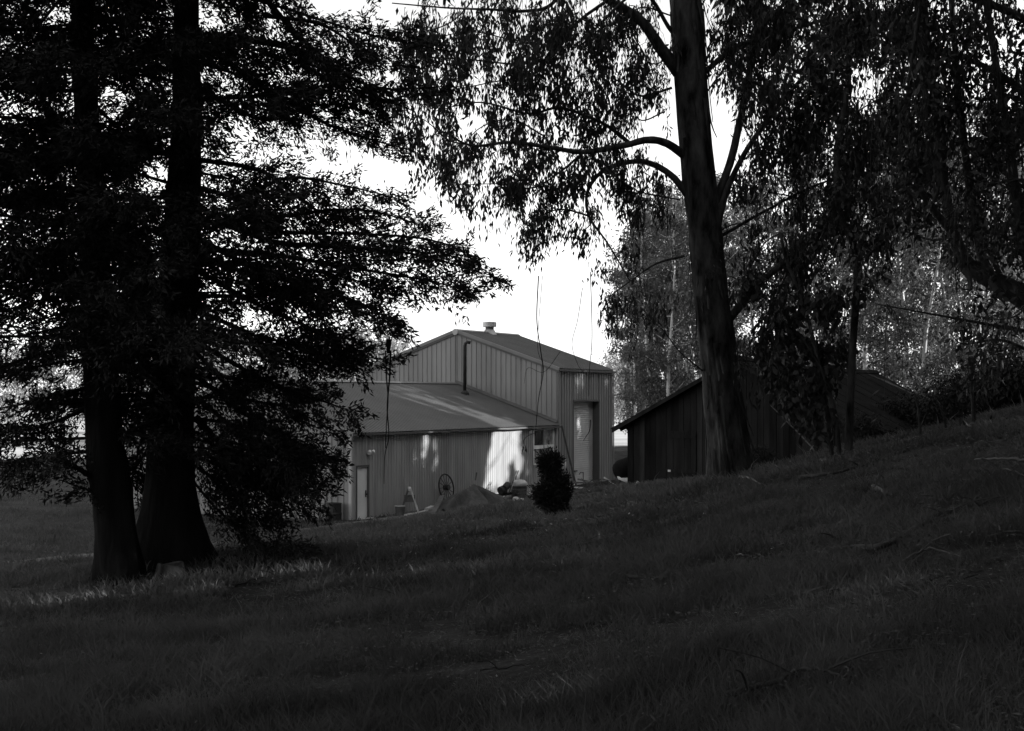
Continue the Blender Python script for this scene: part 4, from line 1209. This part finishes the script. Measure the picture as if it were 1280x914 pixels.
def wagon_wheel():
    c = wall_pt(558, 0.35)
    r = 0.60
    root = empty("wagon_wheel", c, "dark spoked wagon wheel leaning against the corrugated wall", "wheel")
    ctr = c + (0, 0, r - 0.03 + 0.28)
    n3 = np.array([-B2[0], -B2[1], 0.16]); n3 /= np.linalg.norm(n3)
    e1 = np.array([A2[0], A2[1], 0]); e2 = np.cross(n3, e1); e2 = e2 if e2[2] > 0 else -e2
    m = MB(); m.tube([ctr + r * (math.cos(a) * e1 + math.sin(a) * e2) for a in np.linspace(0, 2 * math.pi, 41)], 0.035, 8, cap=False)
    part("rim", m, M['dark_metal'], root, smooth=True)
    m = MB(); m.tube([ctr - n3 * 0.12, ctr + n3 * 0.14], 0.12, 14); part("hub", m, M['dark_metal'], root)
    for i in range(14):
        a = 2 * math.pi * i / 14
        m = MB(); m.beam(ctr + 0.1 * (math.cos(a) * e1 + math.sin(a) * e2), ctr + 0.58 * (math.cos(a) * e1 + math.sin(a) * e2), 0.022); part("spoke", m, M['rust'], root)


wagon_wheel()


def tarp_heap():
    global RNG
    RNG = np.random.default_rng(90)
    c = wall_pt(590, 1.7)
    root = empty("tarp_heap", c, "peaked heap under a folded grey tarpaulin beside the wagon wheel", "tarp")
    n, m_ = 64, 36
    rows = []
    for i in range(n):
        row = []
        for j in range(m_):
            u = (i / (n - 1) - 0.5) * 2; v = (j / (m_ - 1) - 0.5) * 2
            x = 2.8 * u; y = 1.1 * v
            a = math.atan2(v, u - 0.05)
            R = 0.92 + 0.20 * math.sin(6 * a + 0.6) + 0.11 * math.sin(11 * a + 2) + 0.05 * math.sin(19 * a)
            pk = max(0, 1 - math.hypot(u - 0.05, v) / R)
            z = 1.0 * pk ** 1.0 + 0.22 * max(0, 1 - abs(u + 0.55) * 2.2) * max(0, 1 - abs(v)) + 0.015 * math.sin(13 * u + 7 * v)
            q = c[:2] + A2 * x + B2 * y
            row.append((q[0], q[1], h1(q[0], q[1]) + z + 0.005))
        rows.append(row)
    m = MB(); m.quad_strip(rows)
    part("tarpaulin", m, M['canvas'], root, smooth=True)
    m = MB(); t = np.array([c[0], c[1], c[2]]) + np.array([A2[0] * 0.3, A2[1] * 0.3, 1.15]); m.tube([t, t + (0.05, 0.02, 0.35)], 0.03, 6); part("post_tip", m, M['wood_dark'], root)


tarp_heap()


def sawhorse():
    c = wall_pt(512, 0.9)
    root = empty("sawhorse", c, "pale wooden sawhorse standing by the corrugated wall left of the wagon wheel", "sawhorse")
    a = np.array([A2[0] * 0.75 + B2[0] * 0.5, A2[1] * 0.75 + B2[1] * 0.5, 0]); a /= np.linalg.norm(a)
    s = np.array([-a[1], a[0], 0])
    h = 1.08
    m = MB(); m.beam(c - a * 0.6 + (0, 0, h), c + a * 0.6 + (0, 0, h), 0.12, 0.1); part("top_rail", m, M['wood_pale'], root)
    for e in (-0.5, 0.5):
        for sd in (-1, 1):
            m = MB(); m.beam(c + a * e + s * sd * 0.05 + (0, 0, h - 0.02), c + a * (e * 1.15) + s * sd * 0.42 + (0, 0, -0.05), 0.11, 0.05); part("leg", m, M['wood_pale'] if sd < 0 else M['wood_dark'], root)
        m = MB(); m.beam(c + a * e - s * 0.22 + (0, 0, h * 0.62), c + a * e + s * 0.22 + (0, 0, h * 0.62), 0.03, 0.22); part("brace", m, M['wood_dark'], root)


sawhorse()


def lathe_thing(name, label, cat, c, prof, m, sides=16, rim=None):
    root = empty(name, c, label, cat)
    b = MB(); b.lathe(prof, c, sides); part("body", b, m, root, smooth=False)
    if rim:
        r, z, mm = rim
        b = MB(); b.tube([(c[0] + r * math.cos(t), c[1] + r * math.sin(t), c[2] + z) for t in np.linspace(0, 2 * math.pi, 19)], 0.018, 6, cap=False); part("rim", b, mm, root)
    return root


lathe_thing("bucket", "grey metal bucket on the ground left of the sawhorse", "bucket", wall_pt(500, 1.0), [(0.17, -0.02), (0.21, 0.42), (0.19, 0.42), (0.16, 0.05)], M['wood_dark'], rim=(0.21, 0.42, M['galv']))
c = np.array(S(-LLOW - 0.5, 0.5, 0)); c[2] = h1(c[0], c[1])
lathe_thing("drum", "dark low drum at the workshop's corner beside the pale door", "drum", c, [(0.3, -0.02), (0.31, 0.3), (0.32, 0.33), (0.3, 0.36), (0.3, 0.72), (0.27, 0.74), (0.27, 0.66)], M['dark_metal'], rim=(0.3, 0.72, M['dark_metal']))

# poles propped on the end wall
for i, (dv, lean) in enumerate(((0.85, 0.25), (1.05, -0.1))):
    p = np.array(S(-LLOW - 0.75, dv + lean, 0)); p[2] = h1(p[0], p[1])
    q = np.array(S(-LLOW - 0.08, dv - 0.1, -3.1 - 0.1 * i))
    b = MB(); b.tube([p, (p + q) / 2, q], [0.035, 0.03, 0.022], 7)
    tag(part("pole", b, M['wood_dark'], origin=p), ("thin dark pole propped on the end wall, the outer of a pair", "thin dark pole propped on the end wall, the inner of a pair")[i], "pole", "poles propped on the end wall")
# pole leaning at the corner where the two sheds meet
p = wall_pt(722, 2.2); q = np.array(S(-0.1, -0.28, Z_LOW - 0.1))
b = MB(); b.tube(smooth_path([p + (0, 0, -0.1), (p + q) / 2 + (0, 0, -0.08), q], 8), [0.05] * 8, 7)
tag(part("leaning_pole", b, M['dark_metal'], origin=p), "long dark pole leaning from the ground to the workshop's eave corner", "pole")
# boards lying about
def plank(label, p, q, w, m, h=0.04):
    b = MB(); b.beam(p, q, w, h); tag(part("plank", b, m, origin=p), label, "plank", "planks lying in the yard")


def gp(px, off, dz=0.05):
    p = wall_pt(px, off); p[2] += dz; return p


plank("pale plank on the ground under the sawhorse", gp(515, 1.2), gp(537, 0.9), 0.16, M['wood_pale'])
plank("short pale plank lying left of the sawhorse's foot", gp(507, 1.5), gp(516, 1.4, 0.08), 0.14, M['wood_pale'])
plank("small pale block of wood beside the tarpaulin's left end", gp(533, 1.0, 0.1), gp(541, 0.8, 0.14), 0.2, M['wood_pale'], 0.1)
plank("dark board propped on the tarpaulin's left end", gp(540, 2.0, -0.05), gp(553, 1.6, 0.65), 0.22, M['wood_dark'])
dd = 52.0
for i, (a, b_, za, zb, lab, mm) in enumerate(((700, 742, 604, 603, "long plank lying nearest before the roll up door", 'wood_dark'), (706, 740, 609, 611, "long plank lying lowest in the pile before the roll up door", 'wood_pale'), (722, 745, 599, 604, "plank lying aslant on top of the pile before the roll up door", 'wood_dark'),
                                               (755, 775, 597, 609, "plank tilted against the heap between the shed and the barn", 'wood_pale'))):
    plank(lab, P(a, za, dd + i * 0.5), P(b_, zb, dd + i * 0.5), 0.22, M[mm], 0.06)


def brush_heap(name, label, px, py, d, w, hgt, n, seed):
    """a heap of soil under loose sticks"""
    g = np.random.default_rng(seed)
    c = P(px, py, d); c[2] = h1(c[0], c[1])
    root = empty(name, c, label, "heap")
    rows = []
    for i in range(9):
        t = i / 8
        rr = w * (1 - t) ** 0.8 + 0.02
        rows.append([(c[0] + rr * math.cos(a) * g.uniform(.85, 1.1), c[1] + 0.6 * rr * math.sin(a) * g.uniform(.85, 1.1), c[2] - 0.1 + hgt * t * 0.9) for a in np.linspace(0, 2 * math.pi, 14)[:-1]])
    m = MB(); m.quad_strip(rows, closed=True); part("mound", m, M['soil'], root)
    for i in range(n):
        p = c + (g.normal(0, w * 0.4), g.normal(0, w * 0.3), hgt * g.uniform(0.2, 0.8)); a = g.uniform(0, 6.28); L = g.uniform(0.3, 0.9)
        dv = np.array([math.cos(a), math.sin(a), g.normal(0.1, 0.35)])
        m = MB(); m.tube(smooth_path([p - dv * L / 2, p + g.normal(0, 0.05, 3), p + dv * L / 2], 5), [0.018, 0.018, 0.015, 0.012, 0.006], 5, cap=False)
        part("stick", m, M['stick'], root)


brush_heap("brush_heap", "low dark brush heap on the ground between the roll up door and the barn", 752, 607, 51.5, 1.3, 0.6, 18, 3)
brush_heap("brush_heap", "low dark brush heap in front of the junk beside the bush", 640, 640, 50, 0.9, 0.35, 14, 4)

# junk beside the wall
c = gp(628, 1.2, 0)
root = empty("machine_part", c, "dark rusty machine part with a rounded top in the junk right of the tarpaulin", "machine part")
m = MB(); m.tube([c + (-0.1, 0, 0.42), c + (0.1, 0.2, 0.5)], 0.2, 12); part("wheel", m, M['rust'], root)
m = MB(); m.tube([c + (0.1, 0, 0.55), c + (0.25, 0.2, 0.7), c + (0.3, 0.2, 0.82)], [0.16, 0.17, 0.08], 10); part("housing", m, M['rust'], root)
m = MB(); m.beam(c + (-0.6, 0, 0.15), c + (0.7, 0.4, 0.35), 0.14); part("frame", m, M['rust'], root)
m = MB(); m.beam(c + (0.5, 0.3, -.05), c + (0.5, 0.3, 0.45), 0.14); part("leg", m, M['rust'], root)
for i, (x0, x1) in enumerate(((636, 646), (639, 648))):
    p, q = gp(x0, 1.5, 0.3), gp(x1, 1.2, 1.25)
    b = MB(); b.tube([p, (p + q) / 2, q], 0.03, 7)
    tag(part("pipe", b, M['rust'], origin=p), ("slanting thin pipe in the junk pile, the left of two", "slanting thin pipe in the junk pile, the right of two")[i], "pipe", "pipes in the junk pile")
c = gp(650, 1.6, 0)
root = empty("steel_basin", c + (0, 0, 0.6), "bright upturned metal basin on top of the junk before the workshop window", "basin")
m = MB(); m.lathe([(0.36, 0.55), (0.38, 0.58), (0.33, 0.72), (0.22, 0.82), (0.05, 0.84)], c, 20); part("bowl", m, M['galv'], root, smooth=True)
root = empty("crate", c + (0, 0, 0), "old wooden crate under the bright metal basin", "crate")
for s_ in (-1, 1):
    for k in range(3):
        m = MB(); m.beam(c + (-0.32, s_ * 0.22, 0.1 + k * 0.17), c + (0.32, s_ * 0.22, 0.1 + k * 0.17), 0.025, 0.13); part("slat", m, M['wood_dark'], root)
    for k in range(3):
        m = MB(); m.beam(c + (s_ * 0.33, -0.2, 0.1 + k * 0.17), c + (s_ * 0.33, 0.2, 0.1 + k * 0.17), 0.025, 0.13); part("slat", m, M['wood_pale'], root)
for i, (px, off, r, lab, mm) in enumerate(((657, 1.3, 0.16, "dark rounded lump on the junk right of the bright basin", 'rust'), (663, 1.8, 0.14, "pale stone right of the junk pile", 'stone_pale'), (626, 2.0, 0.16, "pale rag-like stone at the foot of the rusty machine part", 'stone_pale'), (645, 2.6, 0.15, "pale stone in the grass below the crate", 'stone_pale'), (652, 3.2, 0.12, "small pale stone lowest below the junk", 'stone_pale'))):
    g = np.random.default_rng(i + 40)
    c = gp(px, off, r * 0.5); m = MB(); rows = []
    for t in np.linspace(0.05, 0.95, 7):
        rows.append([c + r * np.array([1.3 * math.sin(math.pi * t) * math.cos(a), 1.1 * math.sin(math.pi * t) * math.sin(a), -0.75 * math.cos(math.pi * t)]) * g.uniform(0.85, 1.15) for a in np.linspace(0, 2 * math.pi, 11)[:-1]])
    m.quad_strip(rows, closed=True); m.poly(rows[-1]); tag(part("stone", m, M[mm], origin=c), lab, "stone", "stones and lumps about the junk")
# standpipe by the roll-up door
p = wall_pt(729, 0.9)
root = empty("standpipe", p, "thin standpipe tap in front of the roll up door", "tap")
m = MB(); m.tube([p + (0, 0, -0.1), p + (0, 0, 0.75)], 0.025, 7); part("riser", m, M['dark_metal'], root)
m = MB(); m.tube([p + (0, 0, 0.72), p + (-0.15, -0.05, 0.74), p + (-0.2, -0.06, 0.62)], 0.022, 6); part("spout", m, M['dark_metal'], root)
# dark drum in the gap beside the barn
p = P(779, 592, 56.0); p[2] = h1(p[0], p[1])
root = empty("tilted_tank", p, "dark rounded tank in a pale cradle in the gap between shed and barn", "tank")
ax = np.array([0.75, 0.45, 0.25]); ax /= np.linalg.norm(ax)
cc = P(783, 585, 56.0)
m = MB(); m.tube([cc - ax * 0.55, cc - ax * 0.48, cc - ax * 0.3, cc + ax * 0.6, cc + ax * 0.7], [0.18, 0.33, 0.42, 0.42, 0.3], 18); part("shell", m, M['black_tank'], root, smooth=True)
m = MB(); m.tube([cc + (-0.42, -0.1, -0.12), cc + (-0.3, -0.25, -0.38), cc + (0.02, -0.3, -0.5), cc + (0.3, -0.2, -0.48)], [0.06, 0.1, 0.12, 0.08], 8); part("cradle", m, M['white_paint'], root, smooth=True)
for dx in (-0.3, 0.35):
    m = MB(); m.beam((cc[0] + dx, cc[1], p[2] - 0.1), (cc[0] + dx * 0.8, cc[1], cc[2] - 0.3), 0.09); part("leg", m, M['dark_metal'], root)
p = P(797, 604, 48.5); p[2] = h1(p[0], p[1])
m = MB(); m.tube([p + (0, 0, -0.05), p + (0, 0, 0.12), p + (0, 0, 0.22)], [0.16, 0.1, 0.02], 10); tag(part("stone", m, M['stone_pale'], origin=p), "small pale peaked stone at the foot of the barn's left corner", "stone")

# white shed far out in the field, and a wire fence
p = np.array([(783 - 640) / F * 250, 250.0, h1(21, 250)])
root = empty("field_shed", p, "tiny white shed far out on the sunlit field between the shed and the barn", "shed")
idf = lambda a, b_, z: (p[0] + a, p[1] + b_, p[2] + z)
m = MB(); m.box(idf, -1.7, 1.7, 0, 2.4, 0.3, 1.9); part("wall", m, M['white_paint'], root)
m = MB(); m.box(idf, -1.8, 1.8, -0.1, 2.5, 1.9, 2.05); part("roof", m, M['white_paint'], root)
for i, dx in enumerate((-1.1, 0.9)):
    m = MB(); m.box(idf, dx - 0.15, dx + 0.15, -0.05, 0.3, -0.1, 0.3); part("block", m, M['dark_metal'], root)
fx = np.linspace(-60, 90, 38)
root = empty("wire_fence", (0, 235, h1(0, 235)), "wire fence on thin posts crossing the far sunlit field", "fence")
for x in fx:
    z = h1(x, 235); m = MB(); m.beam((x, 235, z - 0.2), (x, 235, z + 1.3), 0.1); part("post", m, M['wood_dark'], root)
for dz in (0.5, 0.9, 1.25):
    m = MB(); m.tube([(x, 234.93, h1(x, 235) + dz) for x in fx], 0.012, 4, cap=False); part("wire", m, M['dark_metal'], root)


# ------------------------------------------------------------------ hanging bark, tendrils and leaf sprigs
def ribbon(label, pts, w, m=M['conifer_bark'], cap=None, group="bark ribbons and tendrils hanging from the branches"):
    q = smooth_path(pts, 8 * len(pts))
    root = None
    b = MB(); b.tube(q, np.linspace(w, w * 0.5, len(q)), 5, cap=False)
    o = part("hanging_tendril", b, m, origin=q[0])
    return tag(o, label, "tendril", group)


d = 21.5
p = P(486, 428, d)
root = empty("hanging_bark", p, "pair of long dark bark strips hanging from the conifer branch before the workshop roof", "bark")
b = MB(); b.tube([P(486, 424, d), P(486, 432, d), P(485, 442, d)], [0.045, 0.04, 0.02], 8); part("knot", b, M['conifer_bark'], root)
b = MB(); b.tube(smooth_path([P(482, 438, d), P(483, 470, d), P(485, 500, d), P(483, 530, d), P(482, 560, d)], 24), np.linspace(0.013, 0.006, 24), 5); part("strip", b, M['conifer_bark'], root)
b = MB(); b.tube(smooth_path([P(488, 438, d), P(487, 470, d), P(484, 510, d), P(486, 545, d), P(481, 570, d), P(480, 605, d)], 30), np.linspace(0.016, 0.004, 30), 5); part("strip", b, M['conifer_bark'], root)
ribbon("thin crooked tendril hanging before the middle of the tall shed's roof", [P(673, 345, 28), P(671, 400, 28), P(676, 440, 28), P(679, 465, 28), P(673, 500, 28), P(669, 545, 28)], 0.014)
ribbon("thin tendril crossing the tall shed's roof just right of the crooked one", [P(678, 345, 28), P(672, 430, 28), P(678, 455, 28), P(676, 480, 28)], 0.007)
ribbon("long curving tendril hanging before the tall shed's right eave", [P(728, 360, 27), P(722, 400, 27), P(715, 430, 27), P(722, 455, 27), P(728, 465, 27)], 0.008)
ribbon("straight tendril hanging before the shed's right wall above the roll up door", [P(738, 340, 27), P(740, 420, 27), P(737, 460, 27), P(736, 495, 27)], 0.010)
ribbon("pair of short threads hanging in the sky above the shed's peak", [P(583, 360, 22), P(584, 390, 22), P(585, 410, 22)], 0.005)
ribbon("long thread hanging in the open sky right of the roof vent", [P(663, 320, 28), P(664, 370, 28), P(668, 410, 28)], 0.005)
ribbon("thin looping tendril before the tall shed's gable", [P(700, 440, 28), P(680, 465, 28), P(660, 460, 28), P(655, 480, 28)], 0.006)
ribbon("crooked dark twig hanging before the roll up door", [P(738, 525, 27), P(737, 538, 27), P(733, 545, 27), P(729, 551, 27)], 0.010)
# sprig of dead leaves on a thread before the workshop wall
c = P(654, 556, 28)
root = empty("dead_sprig", c, "dark sprig of dead leaves dangling before the sunlit patch of wall", "sprig")
b = MB(); b.tube(smooth_path([P(672, 540, 28), P(660, 545, 28), P(655, 550, 28), P(654, 556, 28)], 12), 0.005, 4); part("thread", b, M['conifer_bark'], root)
V = []
for (x0, y0, x1, y1) in ((652, 556, 656, 566), (656, 555, 659, 567), (654, 558, 652, 569), (655, 556, 654, 563), (657, 560, 658, 566)):
    p0, p1 = P(x0, y0, 28), P(x1, y1, 28)
    V.append(kites(p0[None], (p1 - p0)[None], np.linalg.norm(p1 - p0), 0.05))
quads_mesh("leaf", np.concatenate(V), M['euc_bark'], root)


# ------------------------------------------------------------------ grass, litter, sticks
def vnoise(x, y, seed):
    g = np.random.default_rng(seed).uniform(-1, 1, (256, 256))
    xi, yi = np.floor(x).astype(int), np.floor(y).astype(int)
    fx, fy = x - xi, y - yi
    fx = fx * fx * (3 - 2 * fx); fy = fy * fy * (3 - 2 * fy)
    a, b = g[xi % 256, yi % 256], g[(xi + 1) % 256, yi % 256]
    c, d = g[xi % 256, (yi + 1) % 256], g[(xi + 1) % 256, (yi + 1) % 256]
    return (a * (1 - fx) + b * fx) * (1 - fy) + (c * (1 - fx) + d * fx) * fy


LIT_BAND = smooth_path([(-26, 31, 0), (-14, 36.5, 0), (-8.5, 43, 0), (-6.8, 50, 0), (-4.5, 55, 0), (-1.0, 62, 0)], 60)[:, :2]  # course of the yard strip that is coloured as lit


def lit_band_dist(x, y):
    return np.min(np.hypot(np.asarray(x)[:, None] - LIT_BAND[None, :, 0], np.asarray(y)[:, None] - LIT_BAND[None, :, 1]), axis=1)


def lit_band():  # added pale sheet: the lit strip of yard, put into the colour
    t = unit(np.gradient(LIT_BAND, axis=0)); n = np.stack([-t[:, 1], t[:, 0]], 1)
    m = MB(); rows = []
    for i in range(len(LIT_BAND)):
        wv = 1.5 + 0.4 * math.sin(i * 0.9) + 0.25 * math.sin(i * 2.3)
        rows.append([(p[0], p[1], h1(p[0], p[1]) + 0.03 - 0.05 * abs(k) ** 4) for k in np.linspace(-1, 1, 9) for p in [LIT_BAND[i] + n[i] * k * wv]])
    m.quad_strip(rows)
    tag(part("lit_band", m, M['lit_ground'], smooth=True), kind='structure')


lit_band()


def grass():
    global RNG
    RNG = np.random.default_rng(123)
    n = 560000
    d = 4.3 * (70 / 4.3) ** (RNG.uniform(0, 1, n) ** 1.05)
    x = RNG.uniform(-0.42, 0.42, n) * d + RNG.normal(0, 0.6, n)
    patch = 1.2 * vnoise(x * 0.45 + 0.3 * d, d * 0.55, 1) + 1.1 * vnoise(x * 1.6 + 40, d * 1.9 + 0.5 * x, 2) + 0.9 * vnoise(x * 4.5, d * 4.5 + 9, 3)
    keep = (patch + RNG.normal(0, 0.3, n) > -0.55)
    keep &= (lit_band_dist(x, d) > 1.1) | (RNG.uniform(0, 1, n) < 0.3)  # fewer blades, so the strip coloured as lit shows through
    rel = (np.stack([x, d], 1) - C2)
    u, v = rel @ A2, rel @ B2
    keep &= ~((u > -LLOW - 0.1) & (u < LBIG + 0.1) & (v > -0.25) & (v < W_B))
    rb = np.stack([x, d], 1) - D2
    a, b = rb @ G2, rb @ L2
    keep &= ~((abs(a) < 4.4) & (b > -0.05) & (b < 15))
    x, d, patch = x[keep], d[keep], patch[keep]
    n = len(x)
    z = H(x, d)
    hgt = RNG.gamma(4, 0.022, n) * (1 + 0.55 * np.clip(patch, -1.2, 1.6)) * np.clip(0.8 + 0.012 * d, 0.8, 1.3)
    hgt = np.clip(hgt, 0.02, 0.24) * np.where(RNG.uniform(0, 1, n) < 0.004, 1.9, 1.0)
    w = np.clip(0.0009 * d, 0.0045, 0.028) * RNG.uniform(0.6, 1.3, n)
    az = RNG.uniform(0, 6.283, n)
    lean = RNG.uniform(0.2, 1.1, n) * hgt
    la = RNG.normal(2.6, 2.2, n)
    ld = np.stack([np.cos(la), np.sin(la), np.zeros(n)], 1)
    s = np.stack([np.cos(az), np.sin(az), np.zeros(n)], 1) * (w / 2)[:, None]
    b0 = np.stack([x, d, z - 0.02], 1)
    mid = b0 + ld * (lean * 0.35)[:, None]; mid[:, 2] += hgt * 0.62
    tip = b0 + ld * lean[:, None]; tip[:, 2] += hgt
    V = np.stack([b0, mid + s, tip, mid - s], 1)
    o = quads_mesh("grass", V, M['grass'])
    tag(o, "shaded grass covering the slope and the yard", "grass", kind='stuff')
    # leaf litter
    n = 46000
    d = 4.3 * (55 / 4.3) ** RNG.uniform(0, 1, n); x = RNG.uniform(-0.42, 0.42, n) * d
    ok = (1.2 * vnoise(x * 0.45 + 0.3 * d, d * 0.55, 1) + 1.1 * vnoise(x * 1.6 + 40, d * 1.9 + 0.5 * x, 2) < 0.1) | (x > 0.15 * d)
    x, d = x[ok], d[ok]; n = len(x)
    z = H(x, d) + RNG.uniform(0.01, 0.09, n)
    a = RNG.uniform(0, 6.28, n)
    dv = np.stack([np.cos(a), np.sin(a), RNG.normal(0, 0.22, n)], 1)
    sz = np.clip(0.004 * d, 0.04, 0.13)
    o = quads_mesh("leaf_litter", kites(np.stack([x, d, z], 1), dv, RNG.uniform(0.6, 1.4, n) * sz, RNG.uniform(0.15, 0.35, n) * sz, flat=True), M['litter'])
    tag(o, "fallen leaves and bark scattered over the shaded slope", "leaf litter", kind='stuff')
    n = 3600
    d = 5.5 * (45 / 5.5) ** RNG.uniform(0, 1, n); x = (0.06 + 0.36 * RNG.beta(1.7, 1.1, n)) * d
    z = H(x, d) + RNG.uniform(0.01, 0.08, n); a = RNG.normal(0.4, 1.1, n)
    dv = np.stack([np.cos(a), np.sin(a), RNG.normal(0, 0.15, n)], 1)
    L = RNG.gamma(3, 0.25, n) * np.clip(0.014 * d, 0.09, 0.3)
    o = quads_mesh("bark_litter", kites(np.stack([x, d, z], 1), dv, L, np.clip(L * RNG.uniform(0.05, 0.12, n), 0.006, 0.03), flat=True), M['bark_litter'])
    tag(o, "strips of shed bark and twigs scattered on the right of the slope", "bark litter", kind='stuff')
    n = 420
    d = np.where(RNG.uniform(0, 1, n) < 0.6, RNG.uniform(20, 40, n), RNG.uniform(6, 40, n)); x = np.where(d > 18, RNG.normal(-2.5, 3.0, n) * d / 30, RNG.uniform(-0.35, 0.38, n) * d)
    z = H(x, d) + 0.06; a = RNG.uniform(0, 6.28, n)
    dv = np.stack([np.cos(a), np.sin(a), RNG.normal(0, 0.4, n)], 1)
    o = quads_mesh("pale_litter", kites(np.stack([x, d, z], 1), dv, RNG.uniform(0.4, 1.0, n) * np.clip(0.0042 * d, 0.03, 0.13), RNG.uniform(0.2, 0.4, n) * np.clip(0.0042 * d, 0.03, 0.13), flat=True), M['litter_pale'])
    tag(o, "pale dry leaves lying on the dark slope", "leaf litter", kind='stuff')


grass()


def ground_branch(label, px, m=M['stick'], r=0.03, lift=0.03, twigs=2, seed=0):
    g = np.random.default_rng(seed)
    pts = []
    for (x, y) in px:                       # walk out until the ray meets the ground
        dlo = 4.0
        for dd_ in np.arange(4.5, 60, 0.25):
            q = P(x, y, dd_)
            if q[2] < h1(q[0], q[1]): dlo = dd_; break
        q = P(x, y, dlo); q[2] = h1(q[0], q[1]) + lift
        pts.append(q)
    path = smooth_path(pts, 6 * len(pts))
    path[:, 2] = np.maximum(path[:, 2], H(path[:, 0], path[:, 1]) + lift * 0.8) + g.normal(0, 0.006, len(path))
    root = empty("fallen_branch", pts[0], label, "branch", "fallen branches on the slope")
    b = MB(); b.tube(path, np.linspace(r, r * 0.35, len(path)), 7, rough=0.06); part("stem", b, m, root, smooth=True)
    for i in range(twigs):
        k = g.integers(2, len(path) - 2); L = g.uniform(0.2, 0.6)
        a = g.uniform(0, 6.28); e = path[k] + np.array([math.cos(a), math.sin(a), 0.35]) * L
        b = MB(); b.tube(smooth_path([path[k], (path[k] + e) / 2 + (0, 0, 0.03), e], 5), np.linspace(r * 0.4, 0.004, 5), 5, cap=False); part("side_twig", b, m, root)


ground_branch("long thin fallen branch curving over the grass below the middle of the slope", [(440, 783), (480, 772), (505, 755), (540, 740)], r=0.02, seed=1)
ground_branch("pale fallen pole sticking in from the right edge on the hill", [(1290, 597), (1250, 596), (1218, 594)], M['dead_leaf'], 0.022, 0.2, 3, 2)
ground_branch("forked pale branch lying low at the right corner", [(990, 870), (1050, 852), (1110, 848), (1160, 850)], M['stick'], 0.010, 0.03, 1, 3)
ground_branch("dark log half sunk in grass at the upper right of the slope", [(1190, 545), (1230, 532), (1285, 524)], M['euc_bark'], 0.10, 0.02, 2, 4)
ground_branch("dark fallen branch on the slope under the pale pole", [(1165, 655), (1210, 640), (1260, 628)], M['stick'], 0.03, 0.04, 3, 5)
ground_branch("short pale stick lying before the barn right of the eucalyptus foot", [(925, 602), (940, 606), (952, 612)], M['dead_leaf'], 0.03, 0.06, 1, 6)
ground_branch("pale curl of bark on the leaf litter right of the slope's middle", [(1092, 612), (1105, 619), (1116, 624)], M['dead_leaf'], 0.045, 0.03, 0, 7)
ground_branch("long dark branch lying across the right foreground", [(1040, 680), (1100, 690), (1160, 660), (1220, 650)], M['stick'], 0.035, 0.03, 4, 8)
ground_branch("thin branch arching out of the grass at the bottom right", [(905, 905), (960, 885), (1010, 876), (1060, 880)], M['stick'], 0.018, 0.08, 2, 9)
ground_branch("dead branch lying left of the slope below the thin crooked tree", [(1000, 600), (1040, 596), (1085, 585)], M['stick'], 0.04, 0.05, 4, 10)
p = P(66, 644, 46); p[2] = h1(p[0], p[1])
b = MB(); b.beam(p + (0, 0, -0.1), p + (0.08, 0, 0.32), 0.05); tag(part("stake", b, M['stick'], origin=p), "short leaning stake in the pale grass left of the conifers", "stake")
ground_branch("thin twig lying in the litter at the lower middle of the slope", [(600, 850), (640, 842), (680, 846)], M['stick'], 0.008, 0.04, 1, 12)
ground_branch("crooked twig lying below the bush on the slope", [(700, 690), (735, 684), (760, 676)], M['stick'], 0.015, 0.04, 2, 13)
ground_branch("dark stick lying near the conifer trunks", [(290, 735), (330, 728), (360, 730)], M['stick'], 0.018, 0.04, 1, 14)
ground_branch("bent dead branch among the litter on the right of the slope", [(1120, 720), (1160, 708), (1205, 712)], M['dead_leaf'], 0.012, 0.06, 2, 15)
ground_branch("upright broken twig cluster at the right edge of the slope", [(1235, 610), (1255, 602), (1285, 612)], M['dead_leaf'], 0.014, 0.12, 4, 16)
# pole leaning on the barn front
p = P(1040, 582, 41); q = np.array(BF(1.3, -0.15, -0.3))
b = MB(); b.tube([p + (0, 0, -0.1), (p + q) / 2 + (0.03, 0, -0.04), q], [0.025, 0.022, 0.015], 6)
tag(part("leaning_pole", b, M['stick'], origin=p), "thin pale pole leaning on the barn's board gable right of the big trunk", "pole")
# weathered stump at the foot of the thick conifer
c = P(212, 722, 21.6); c[2] = h1(c[0], c[1])
root = empty("tree_stump", c, "low grey stump at the foot of the thick conifer trunk", "stump")
g = np.random.default_rng(8); rows = []
for t, r in ((0, 0.36), (0.08, 0.27), (0.2, 0.22), (0.3, 0.2)):
    rows.append([(c[0] + r * math.cos(a) * (1 + 0.12 * math.sin(3 * a)), c[1] + r * math.sin(a), c[2] - 0.08 + t * (1 + 0.12 * math.sin(2 * a))) for a in np.linspace(0, 6.283, 17)[:-1]])
b = MB(); b.quad_strip(rows, closed=True); part("side", b, M['euc_bark'], root, smooth=True)
b = MB(); b.poly(rows[-1]); part("cut_top", b, M['euc_bark'], root)
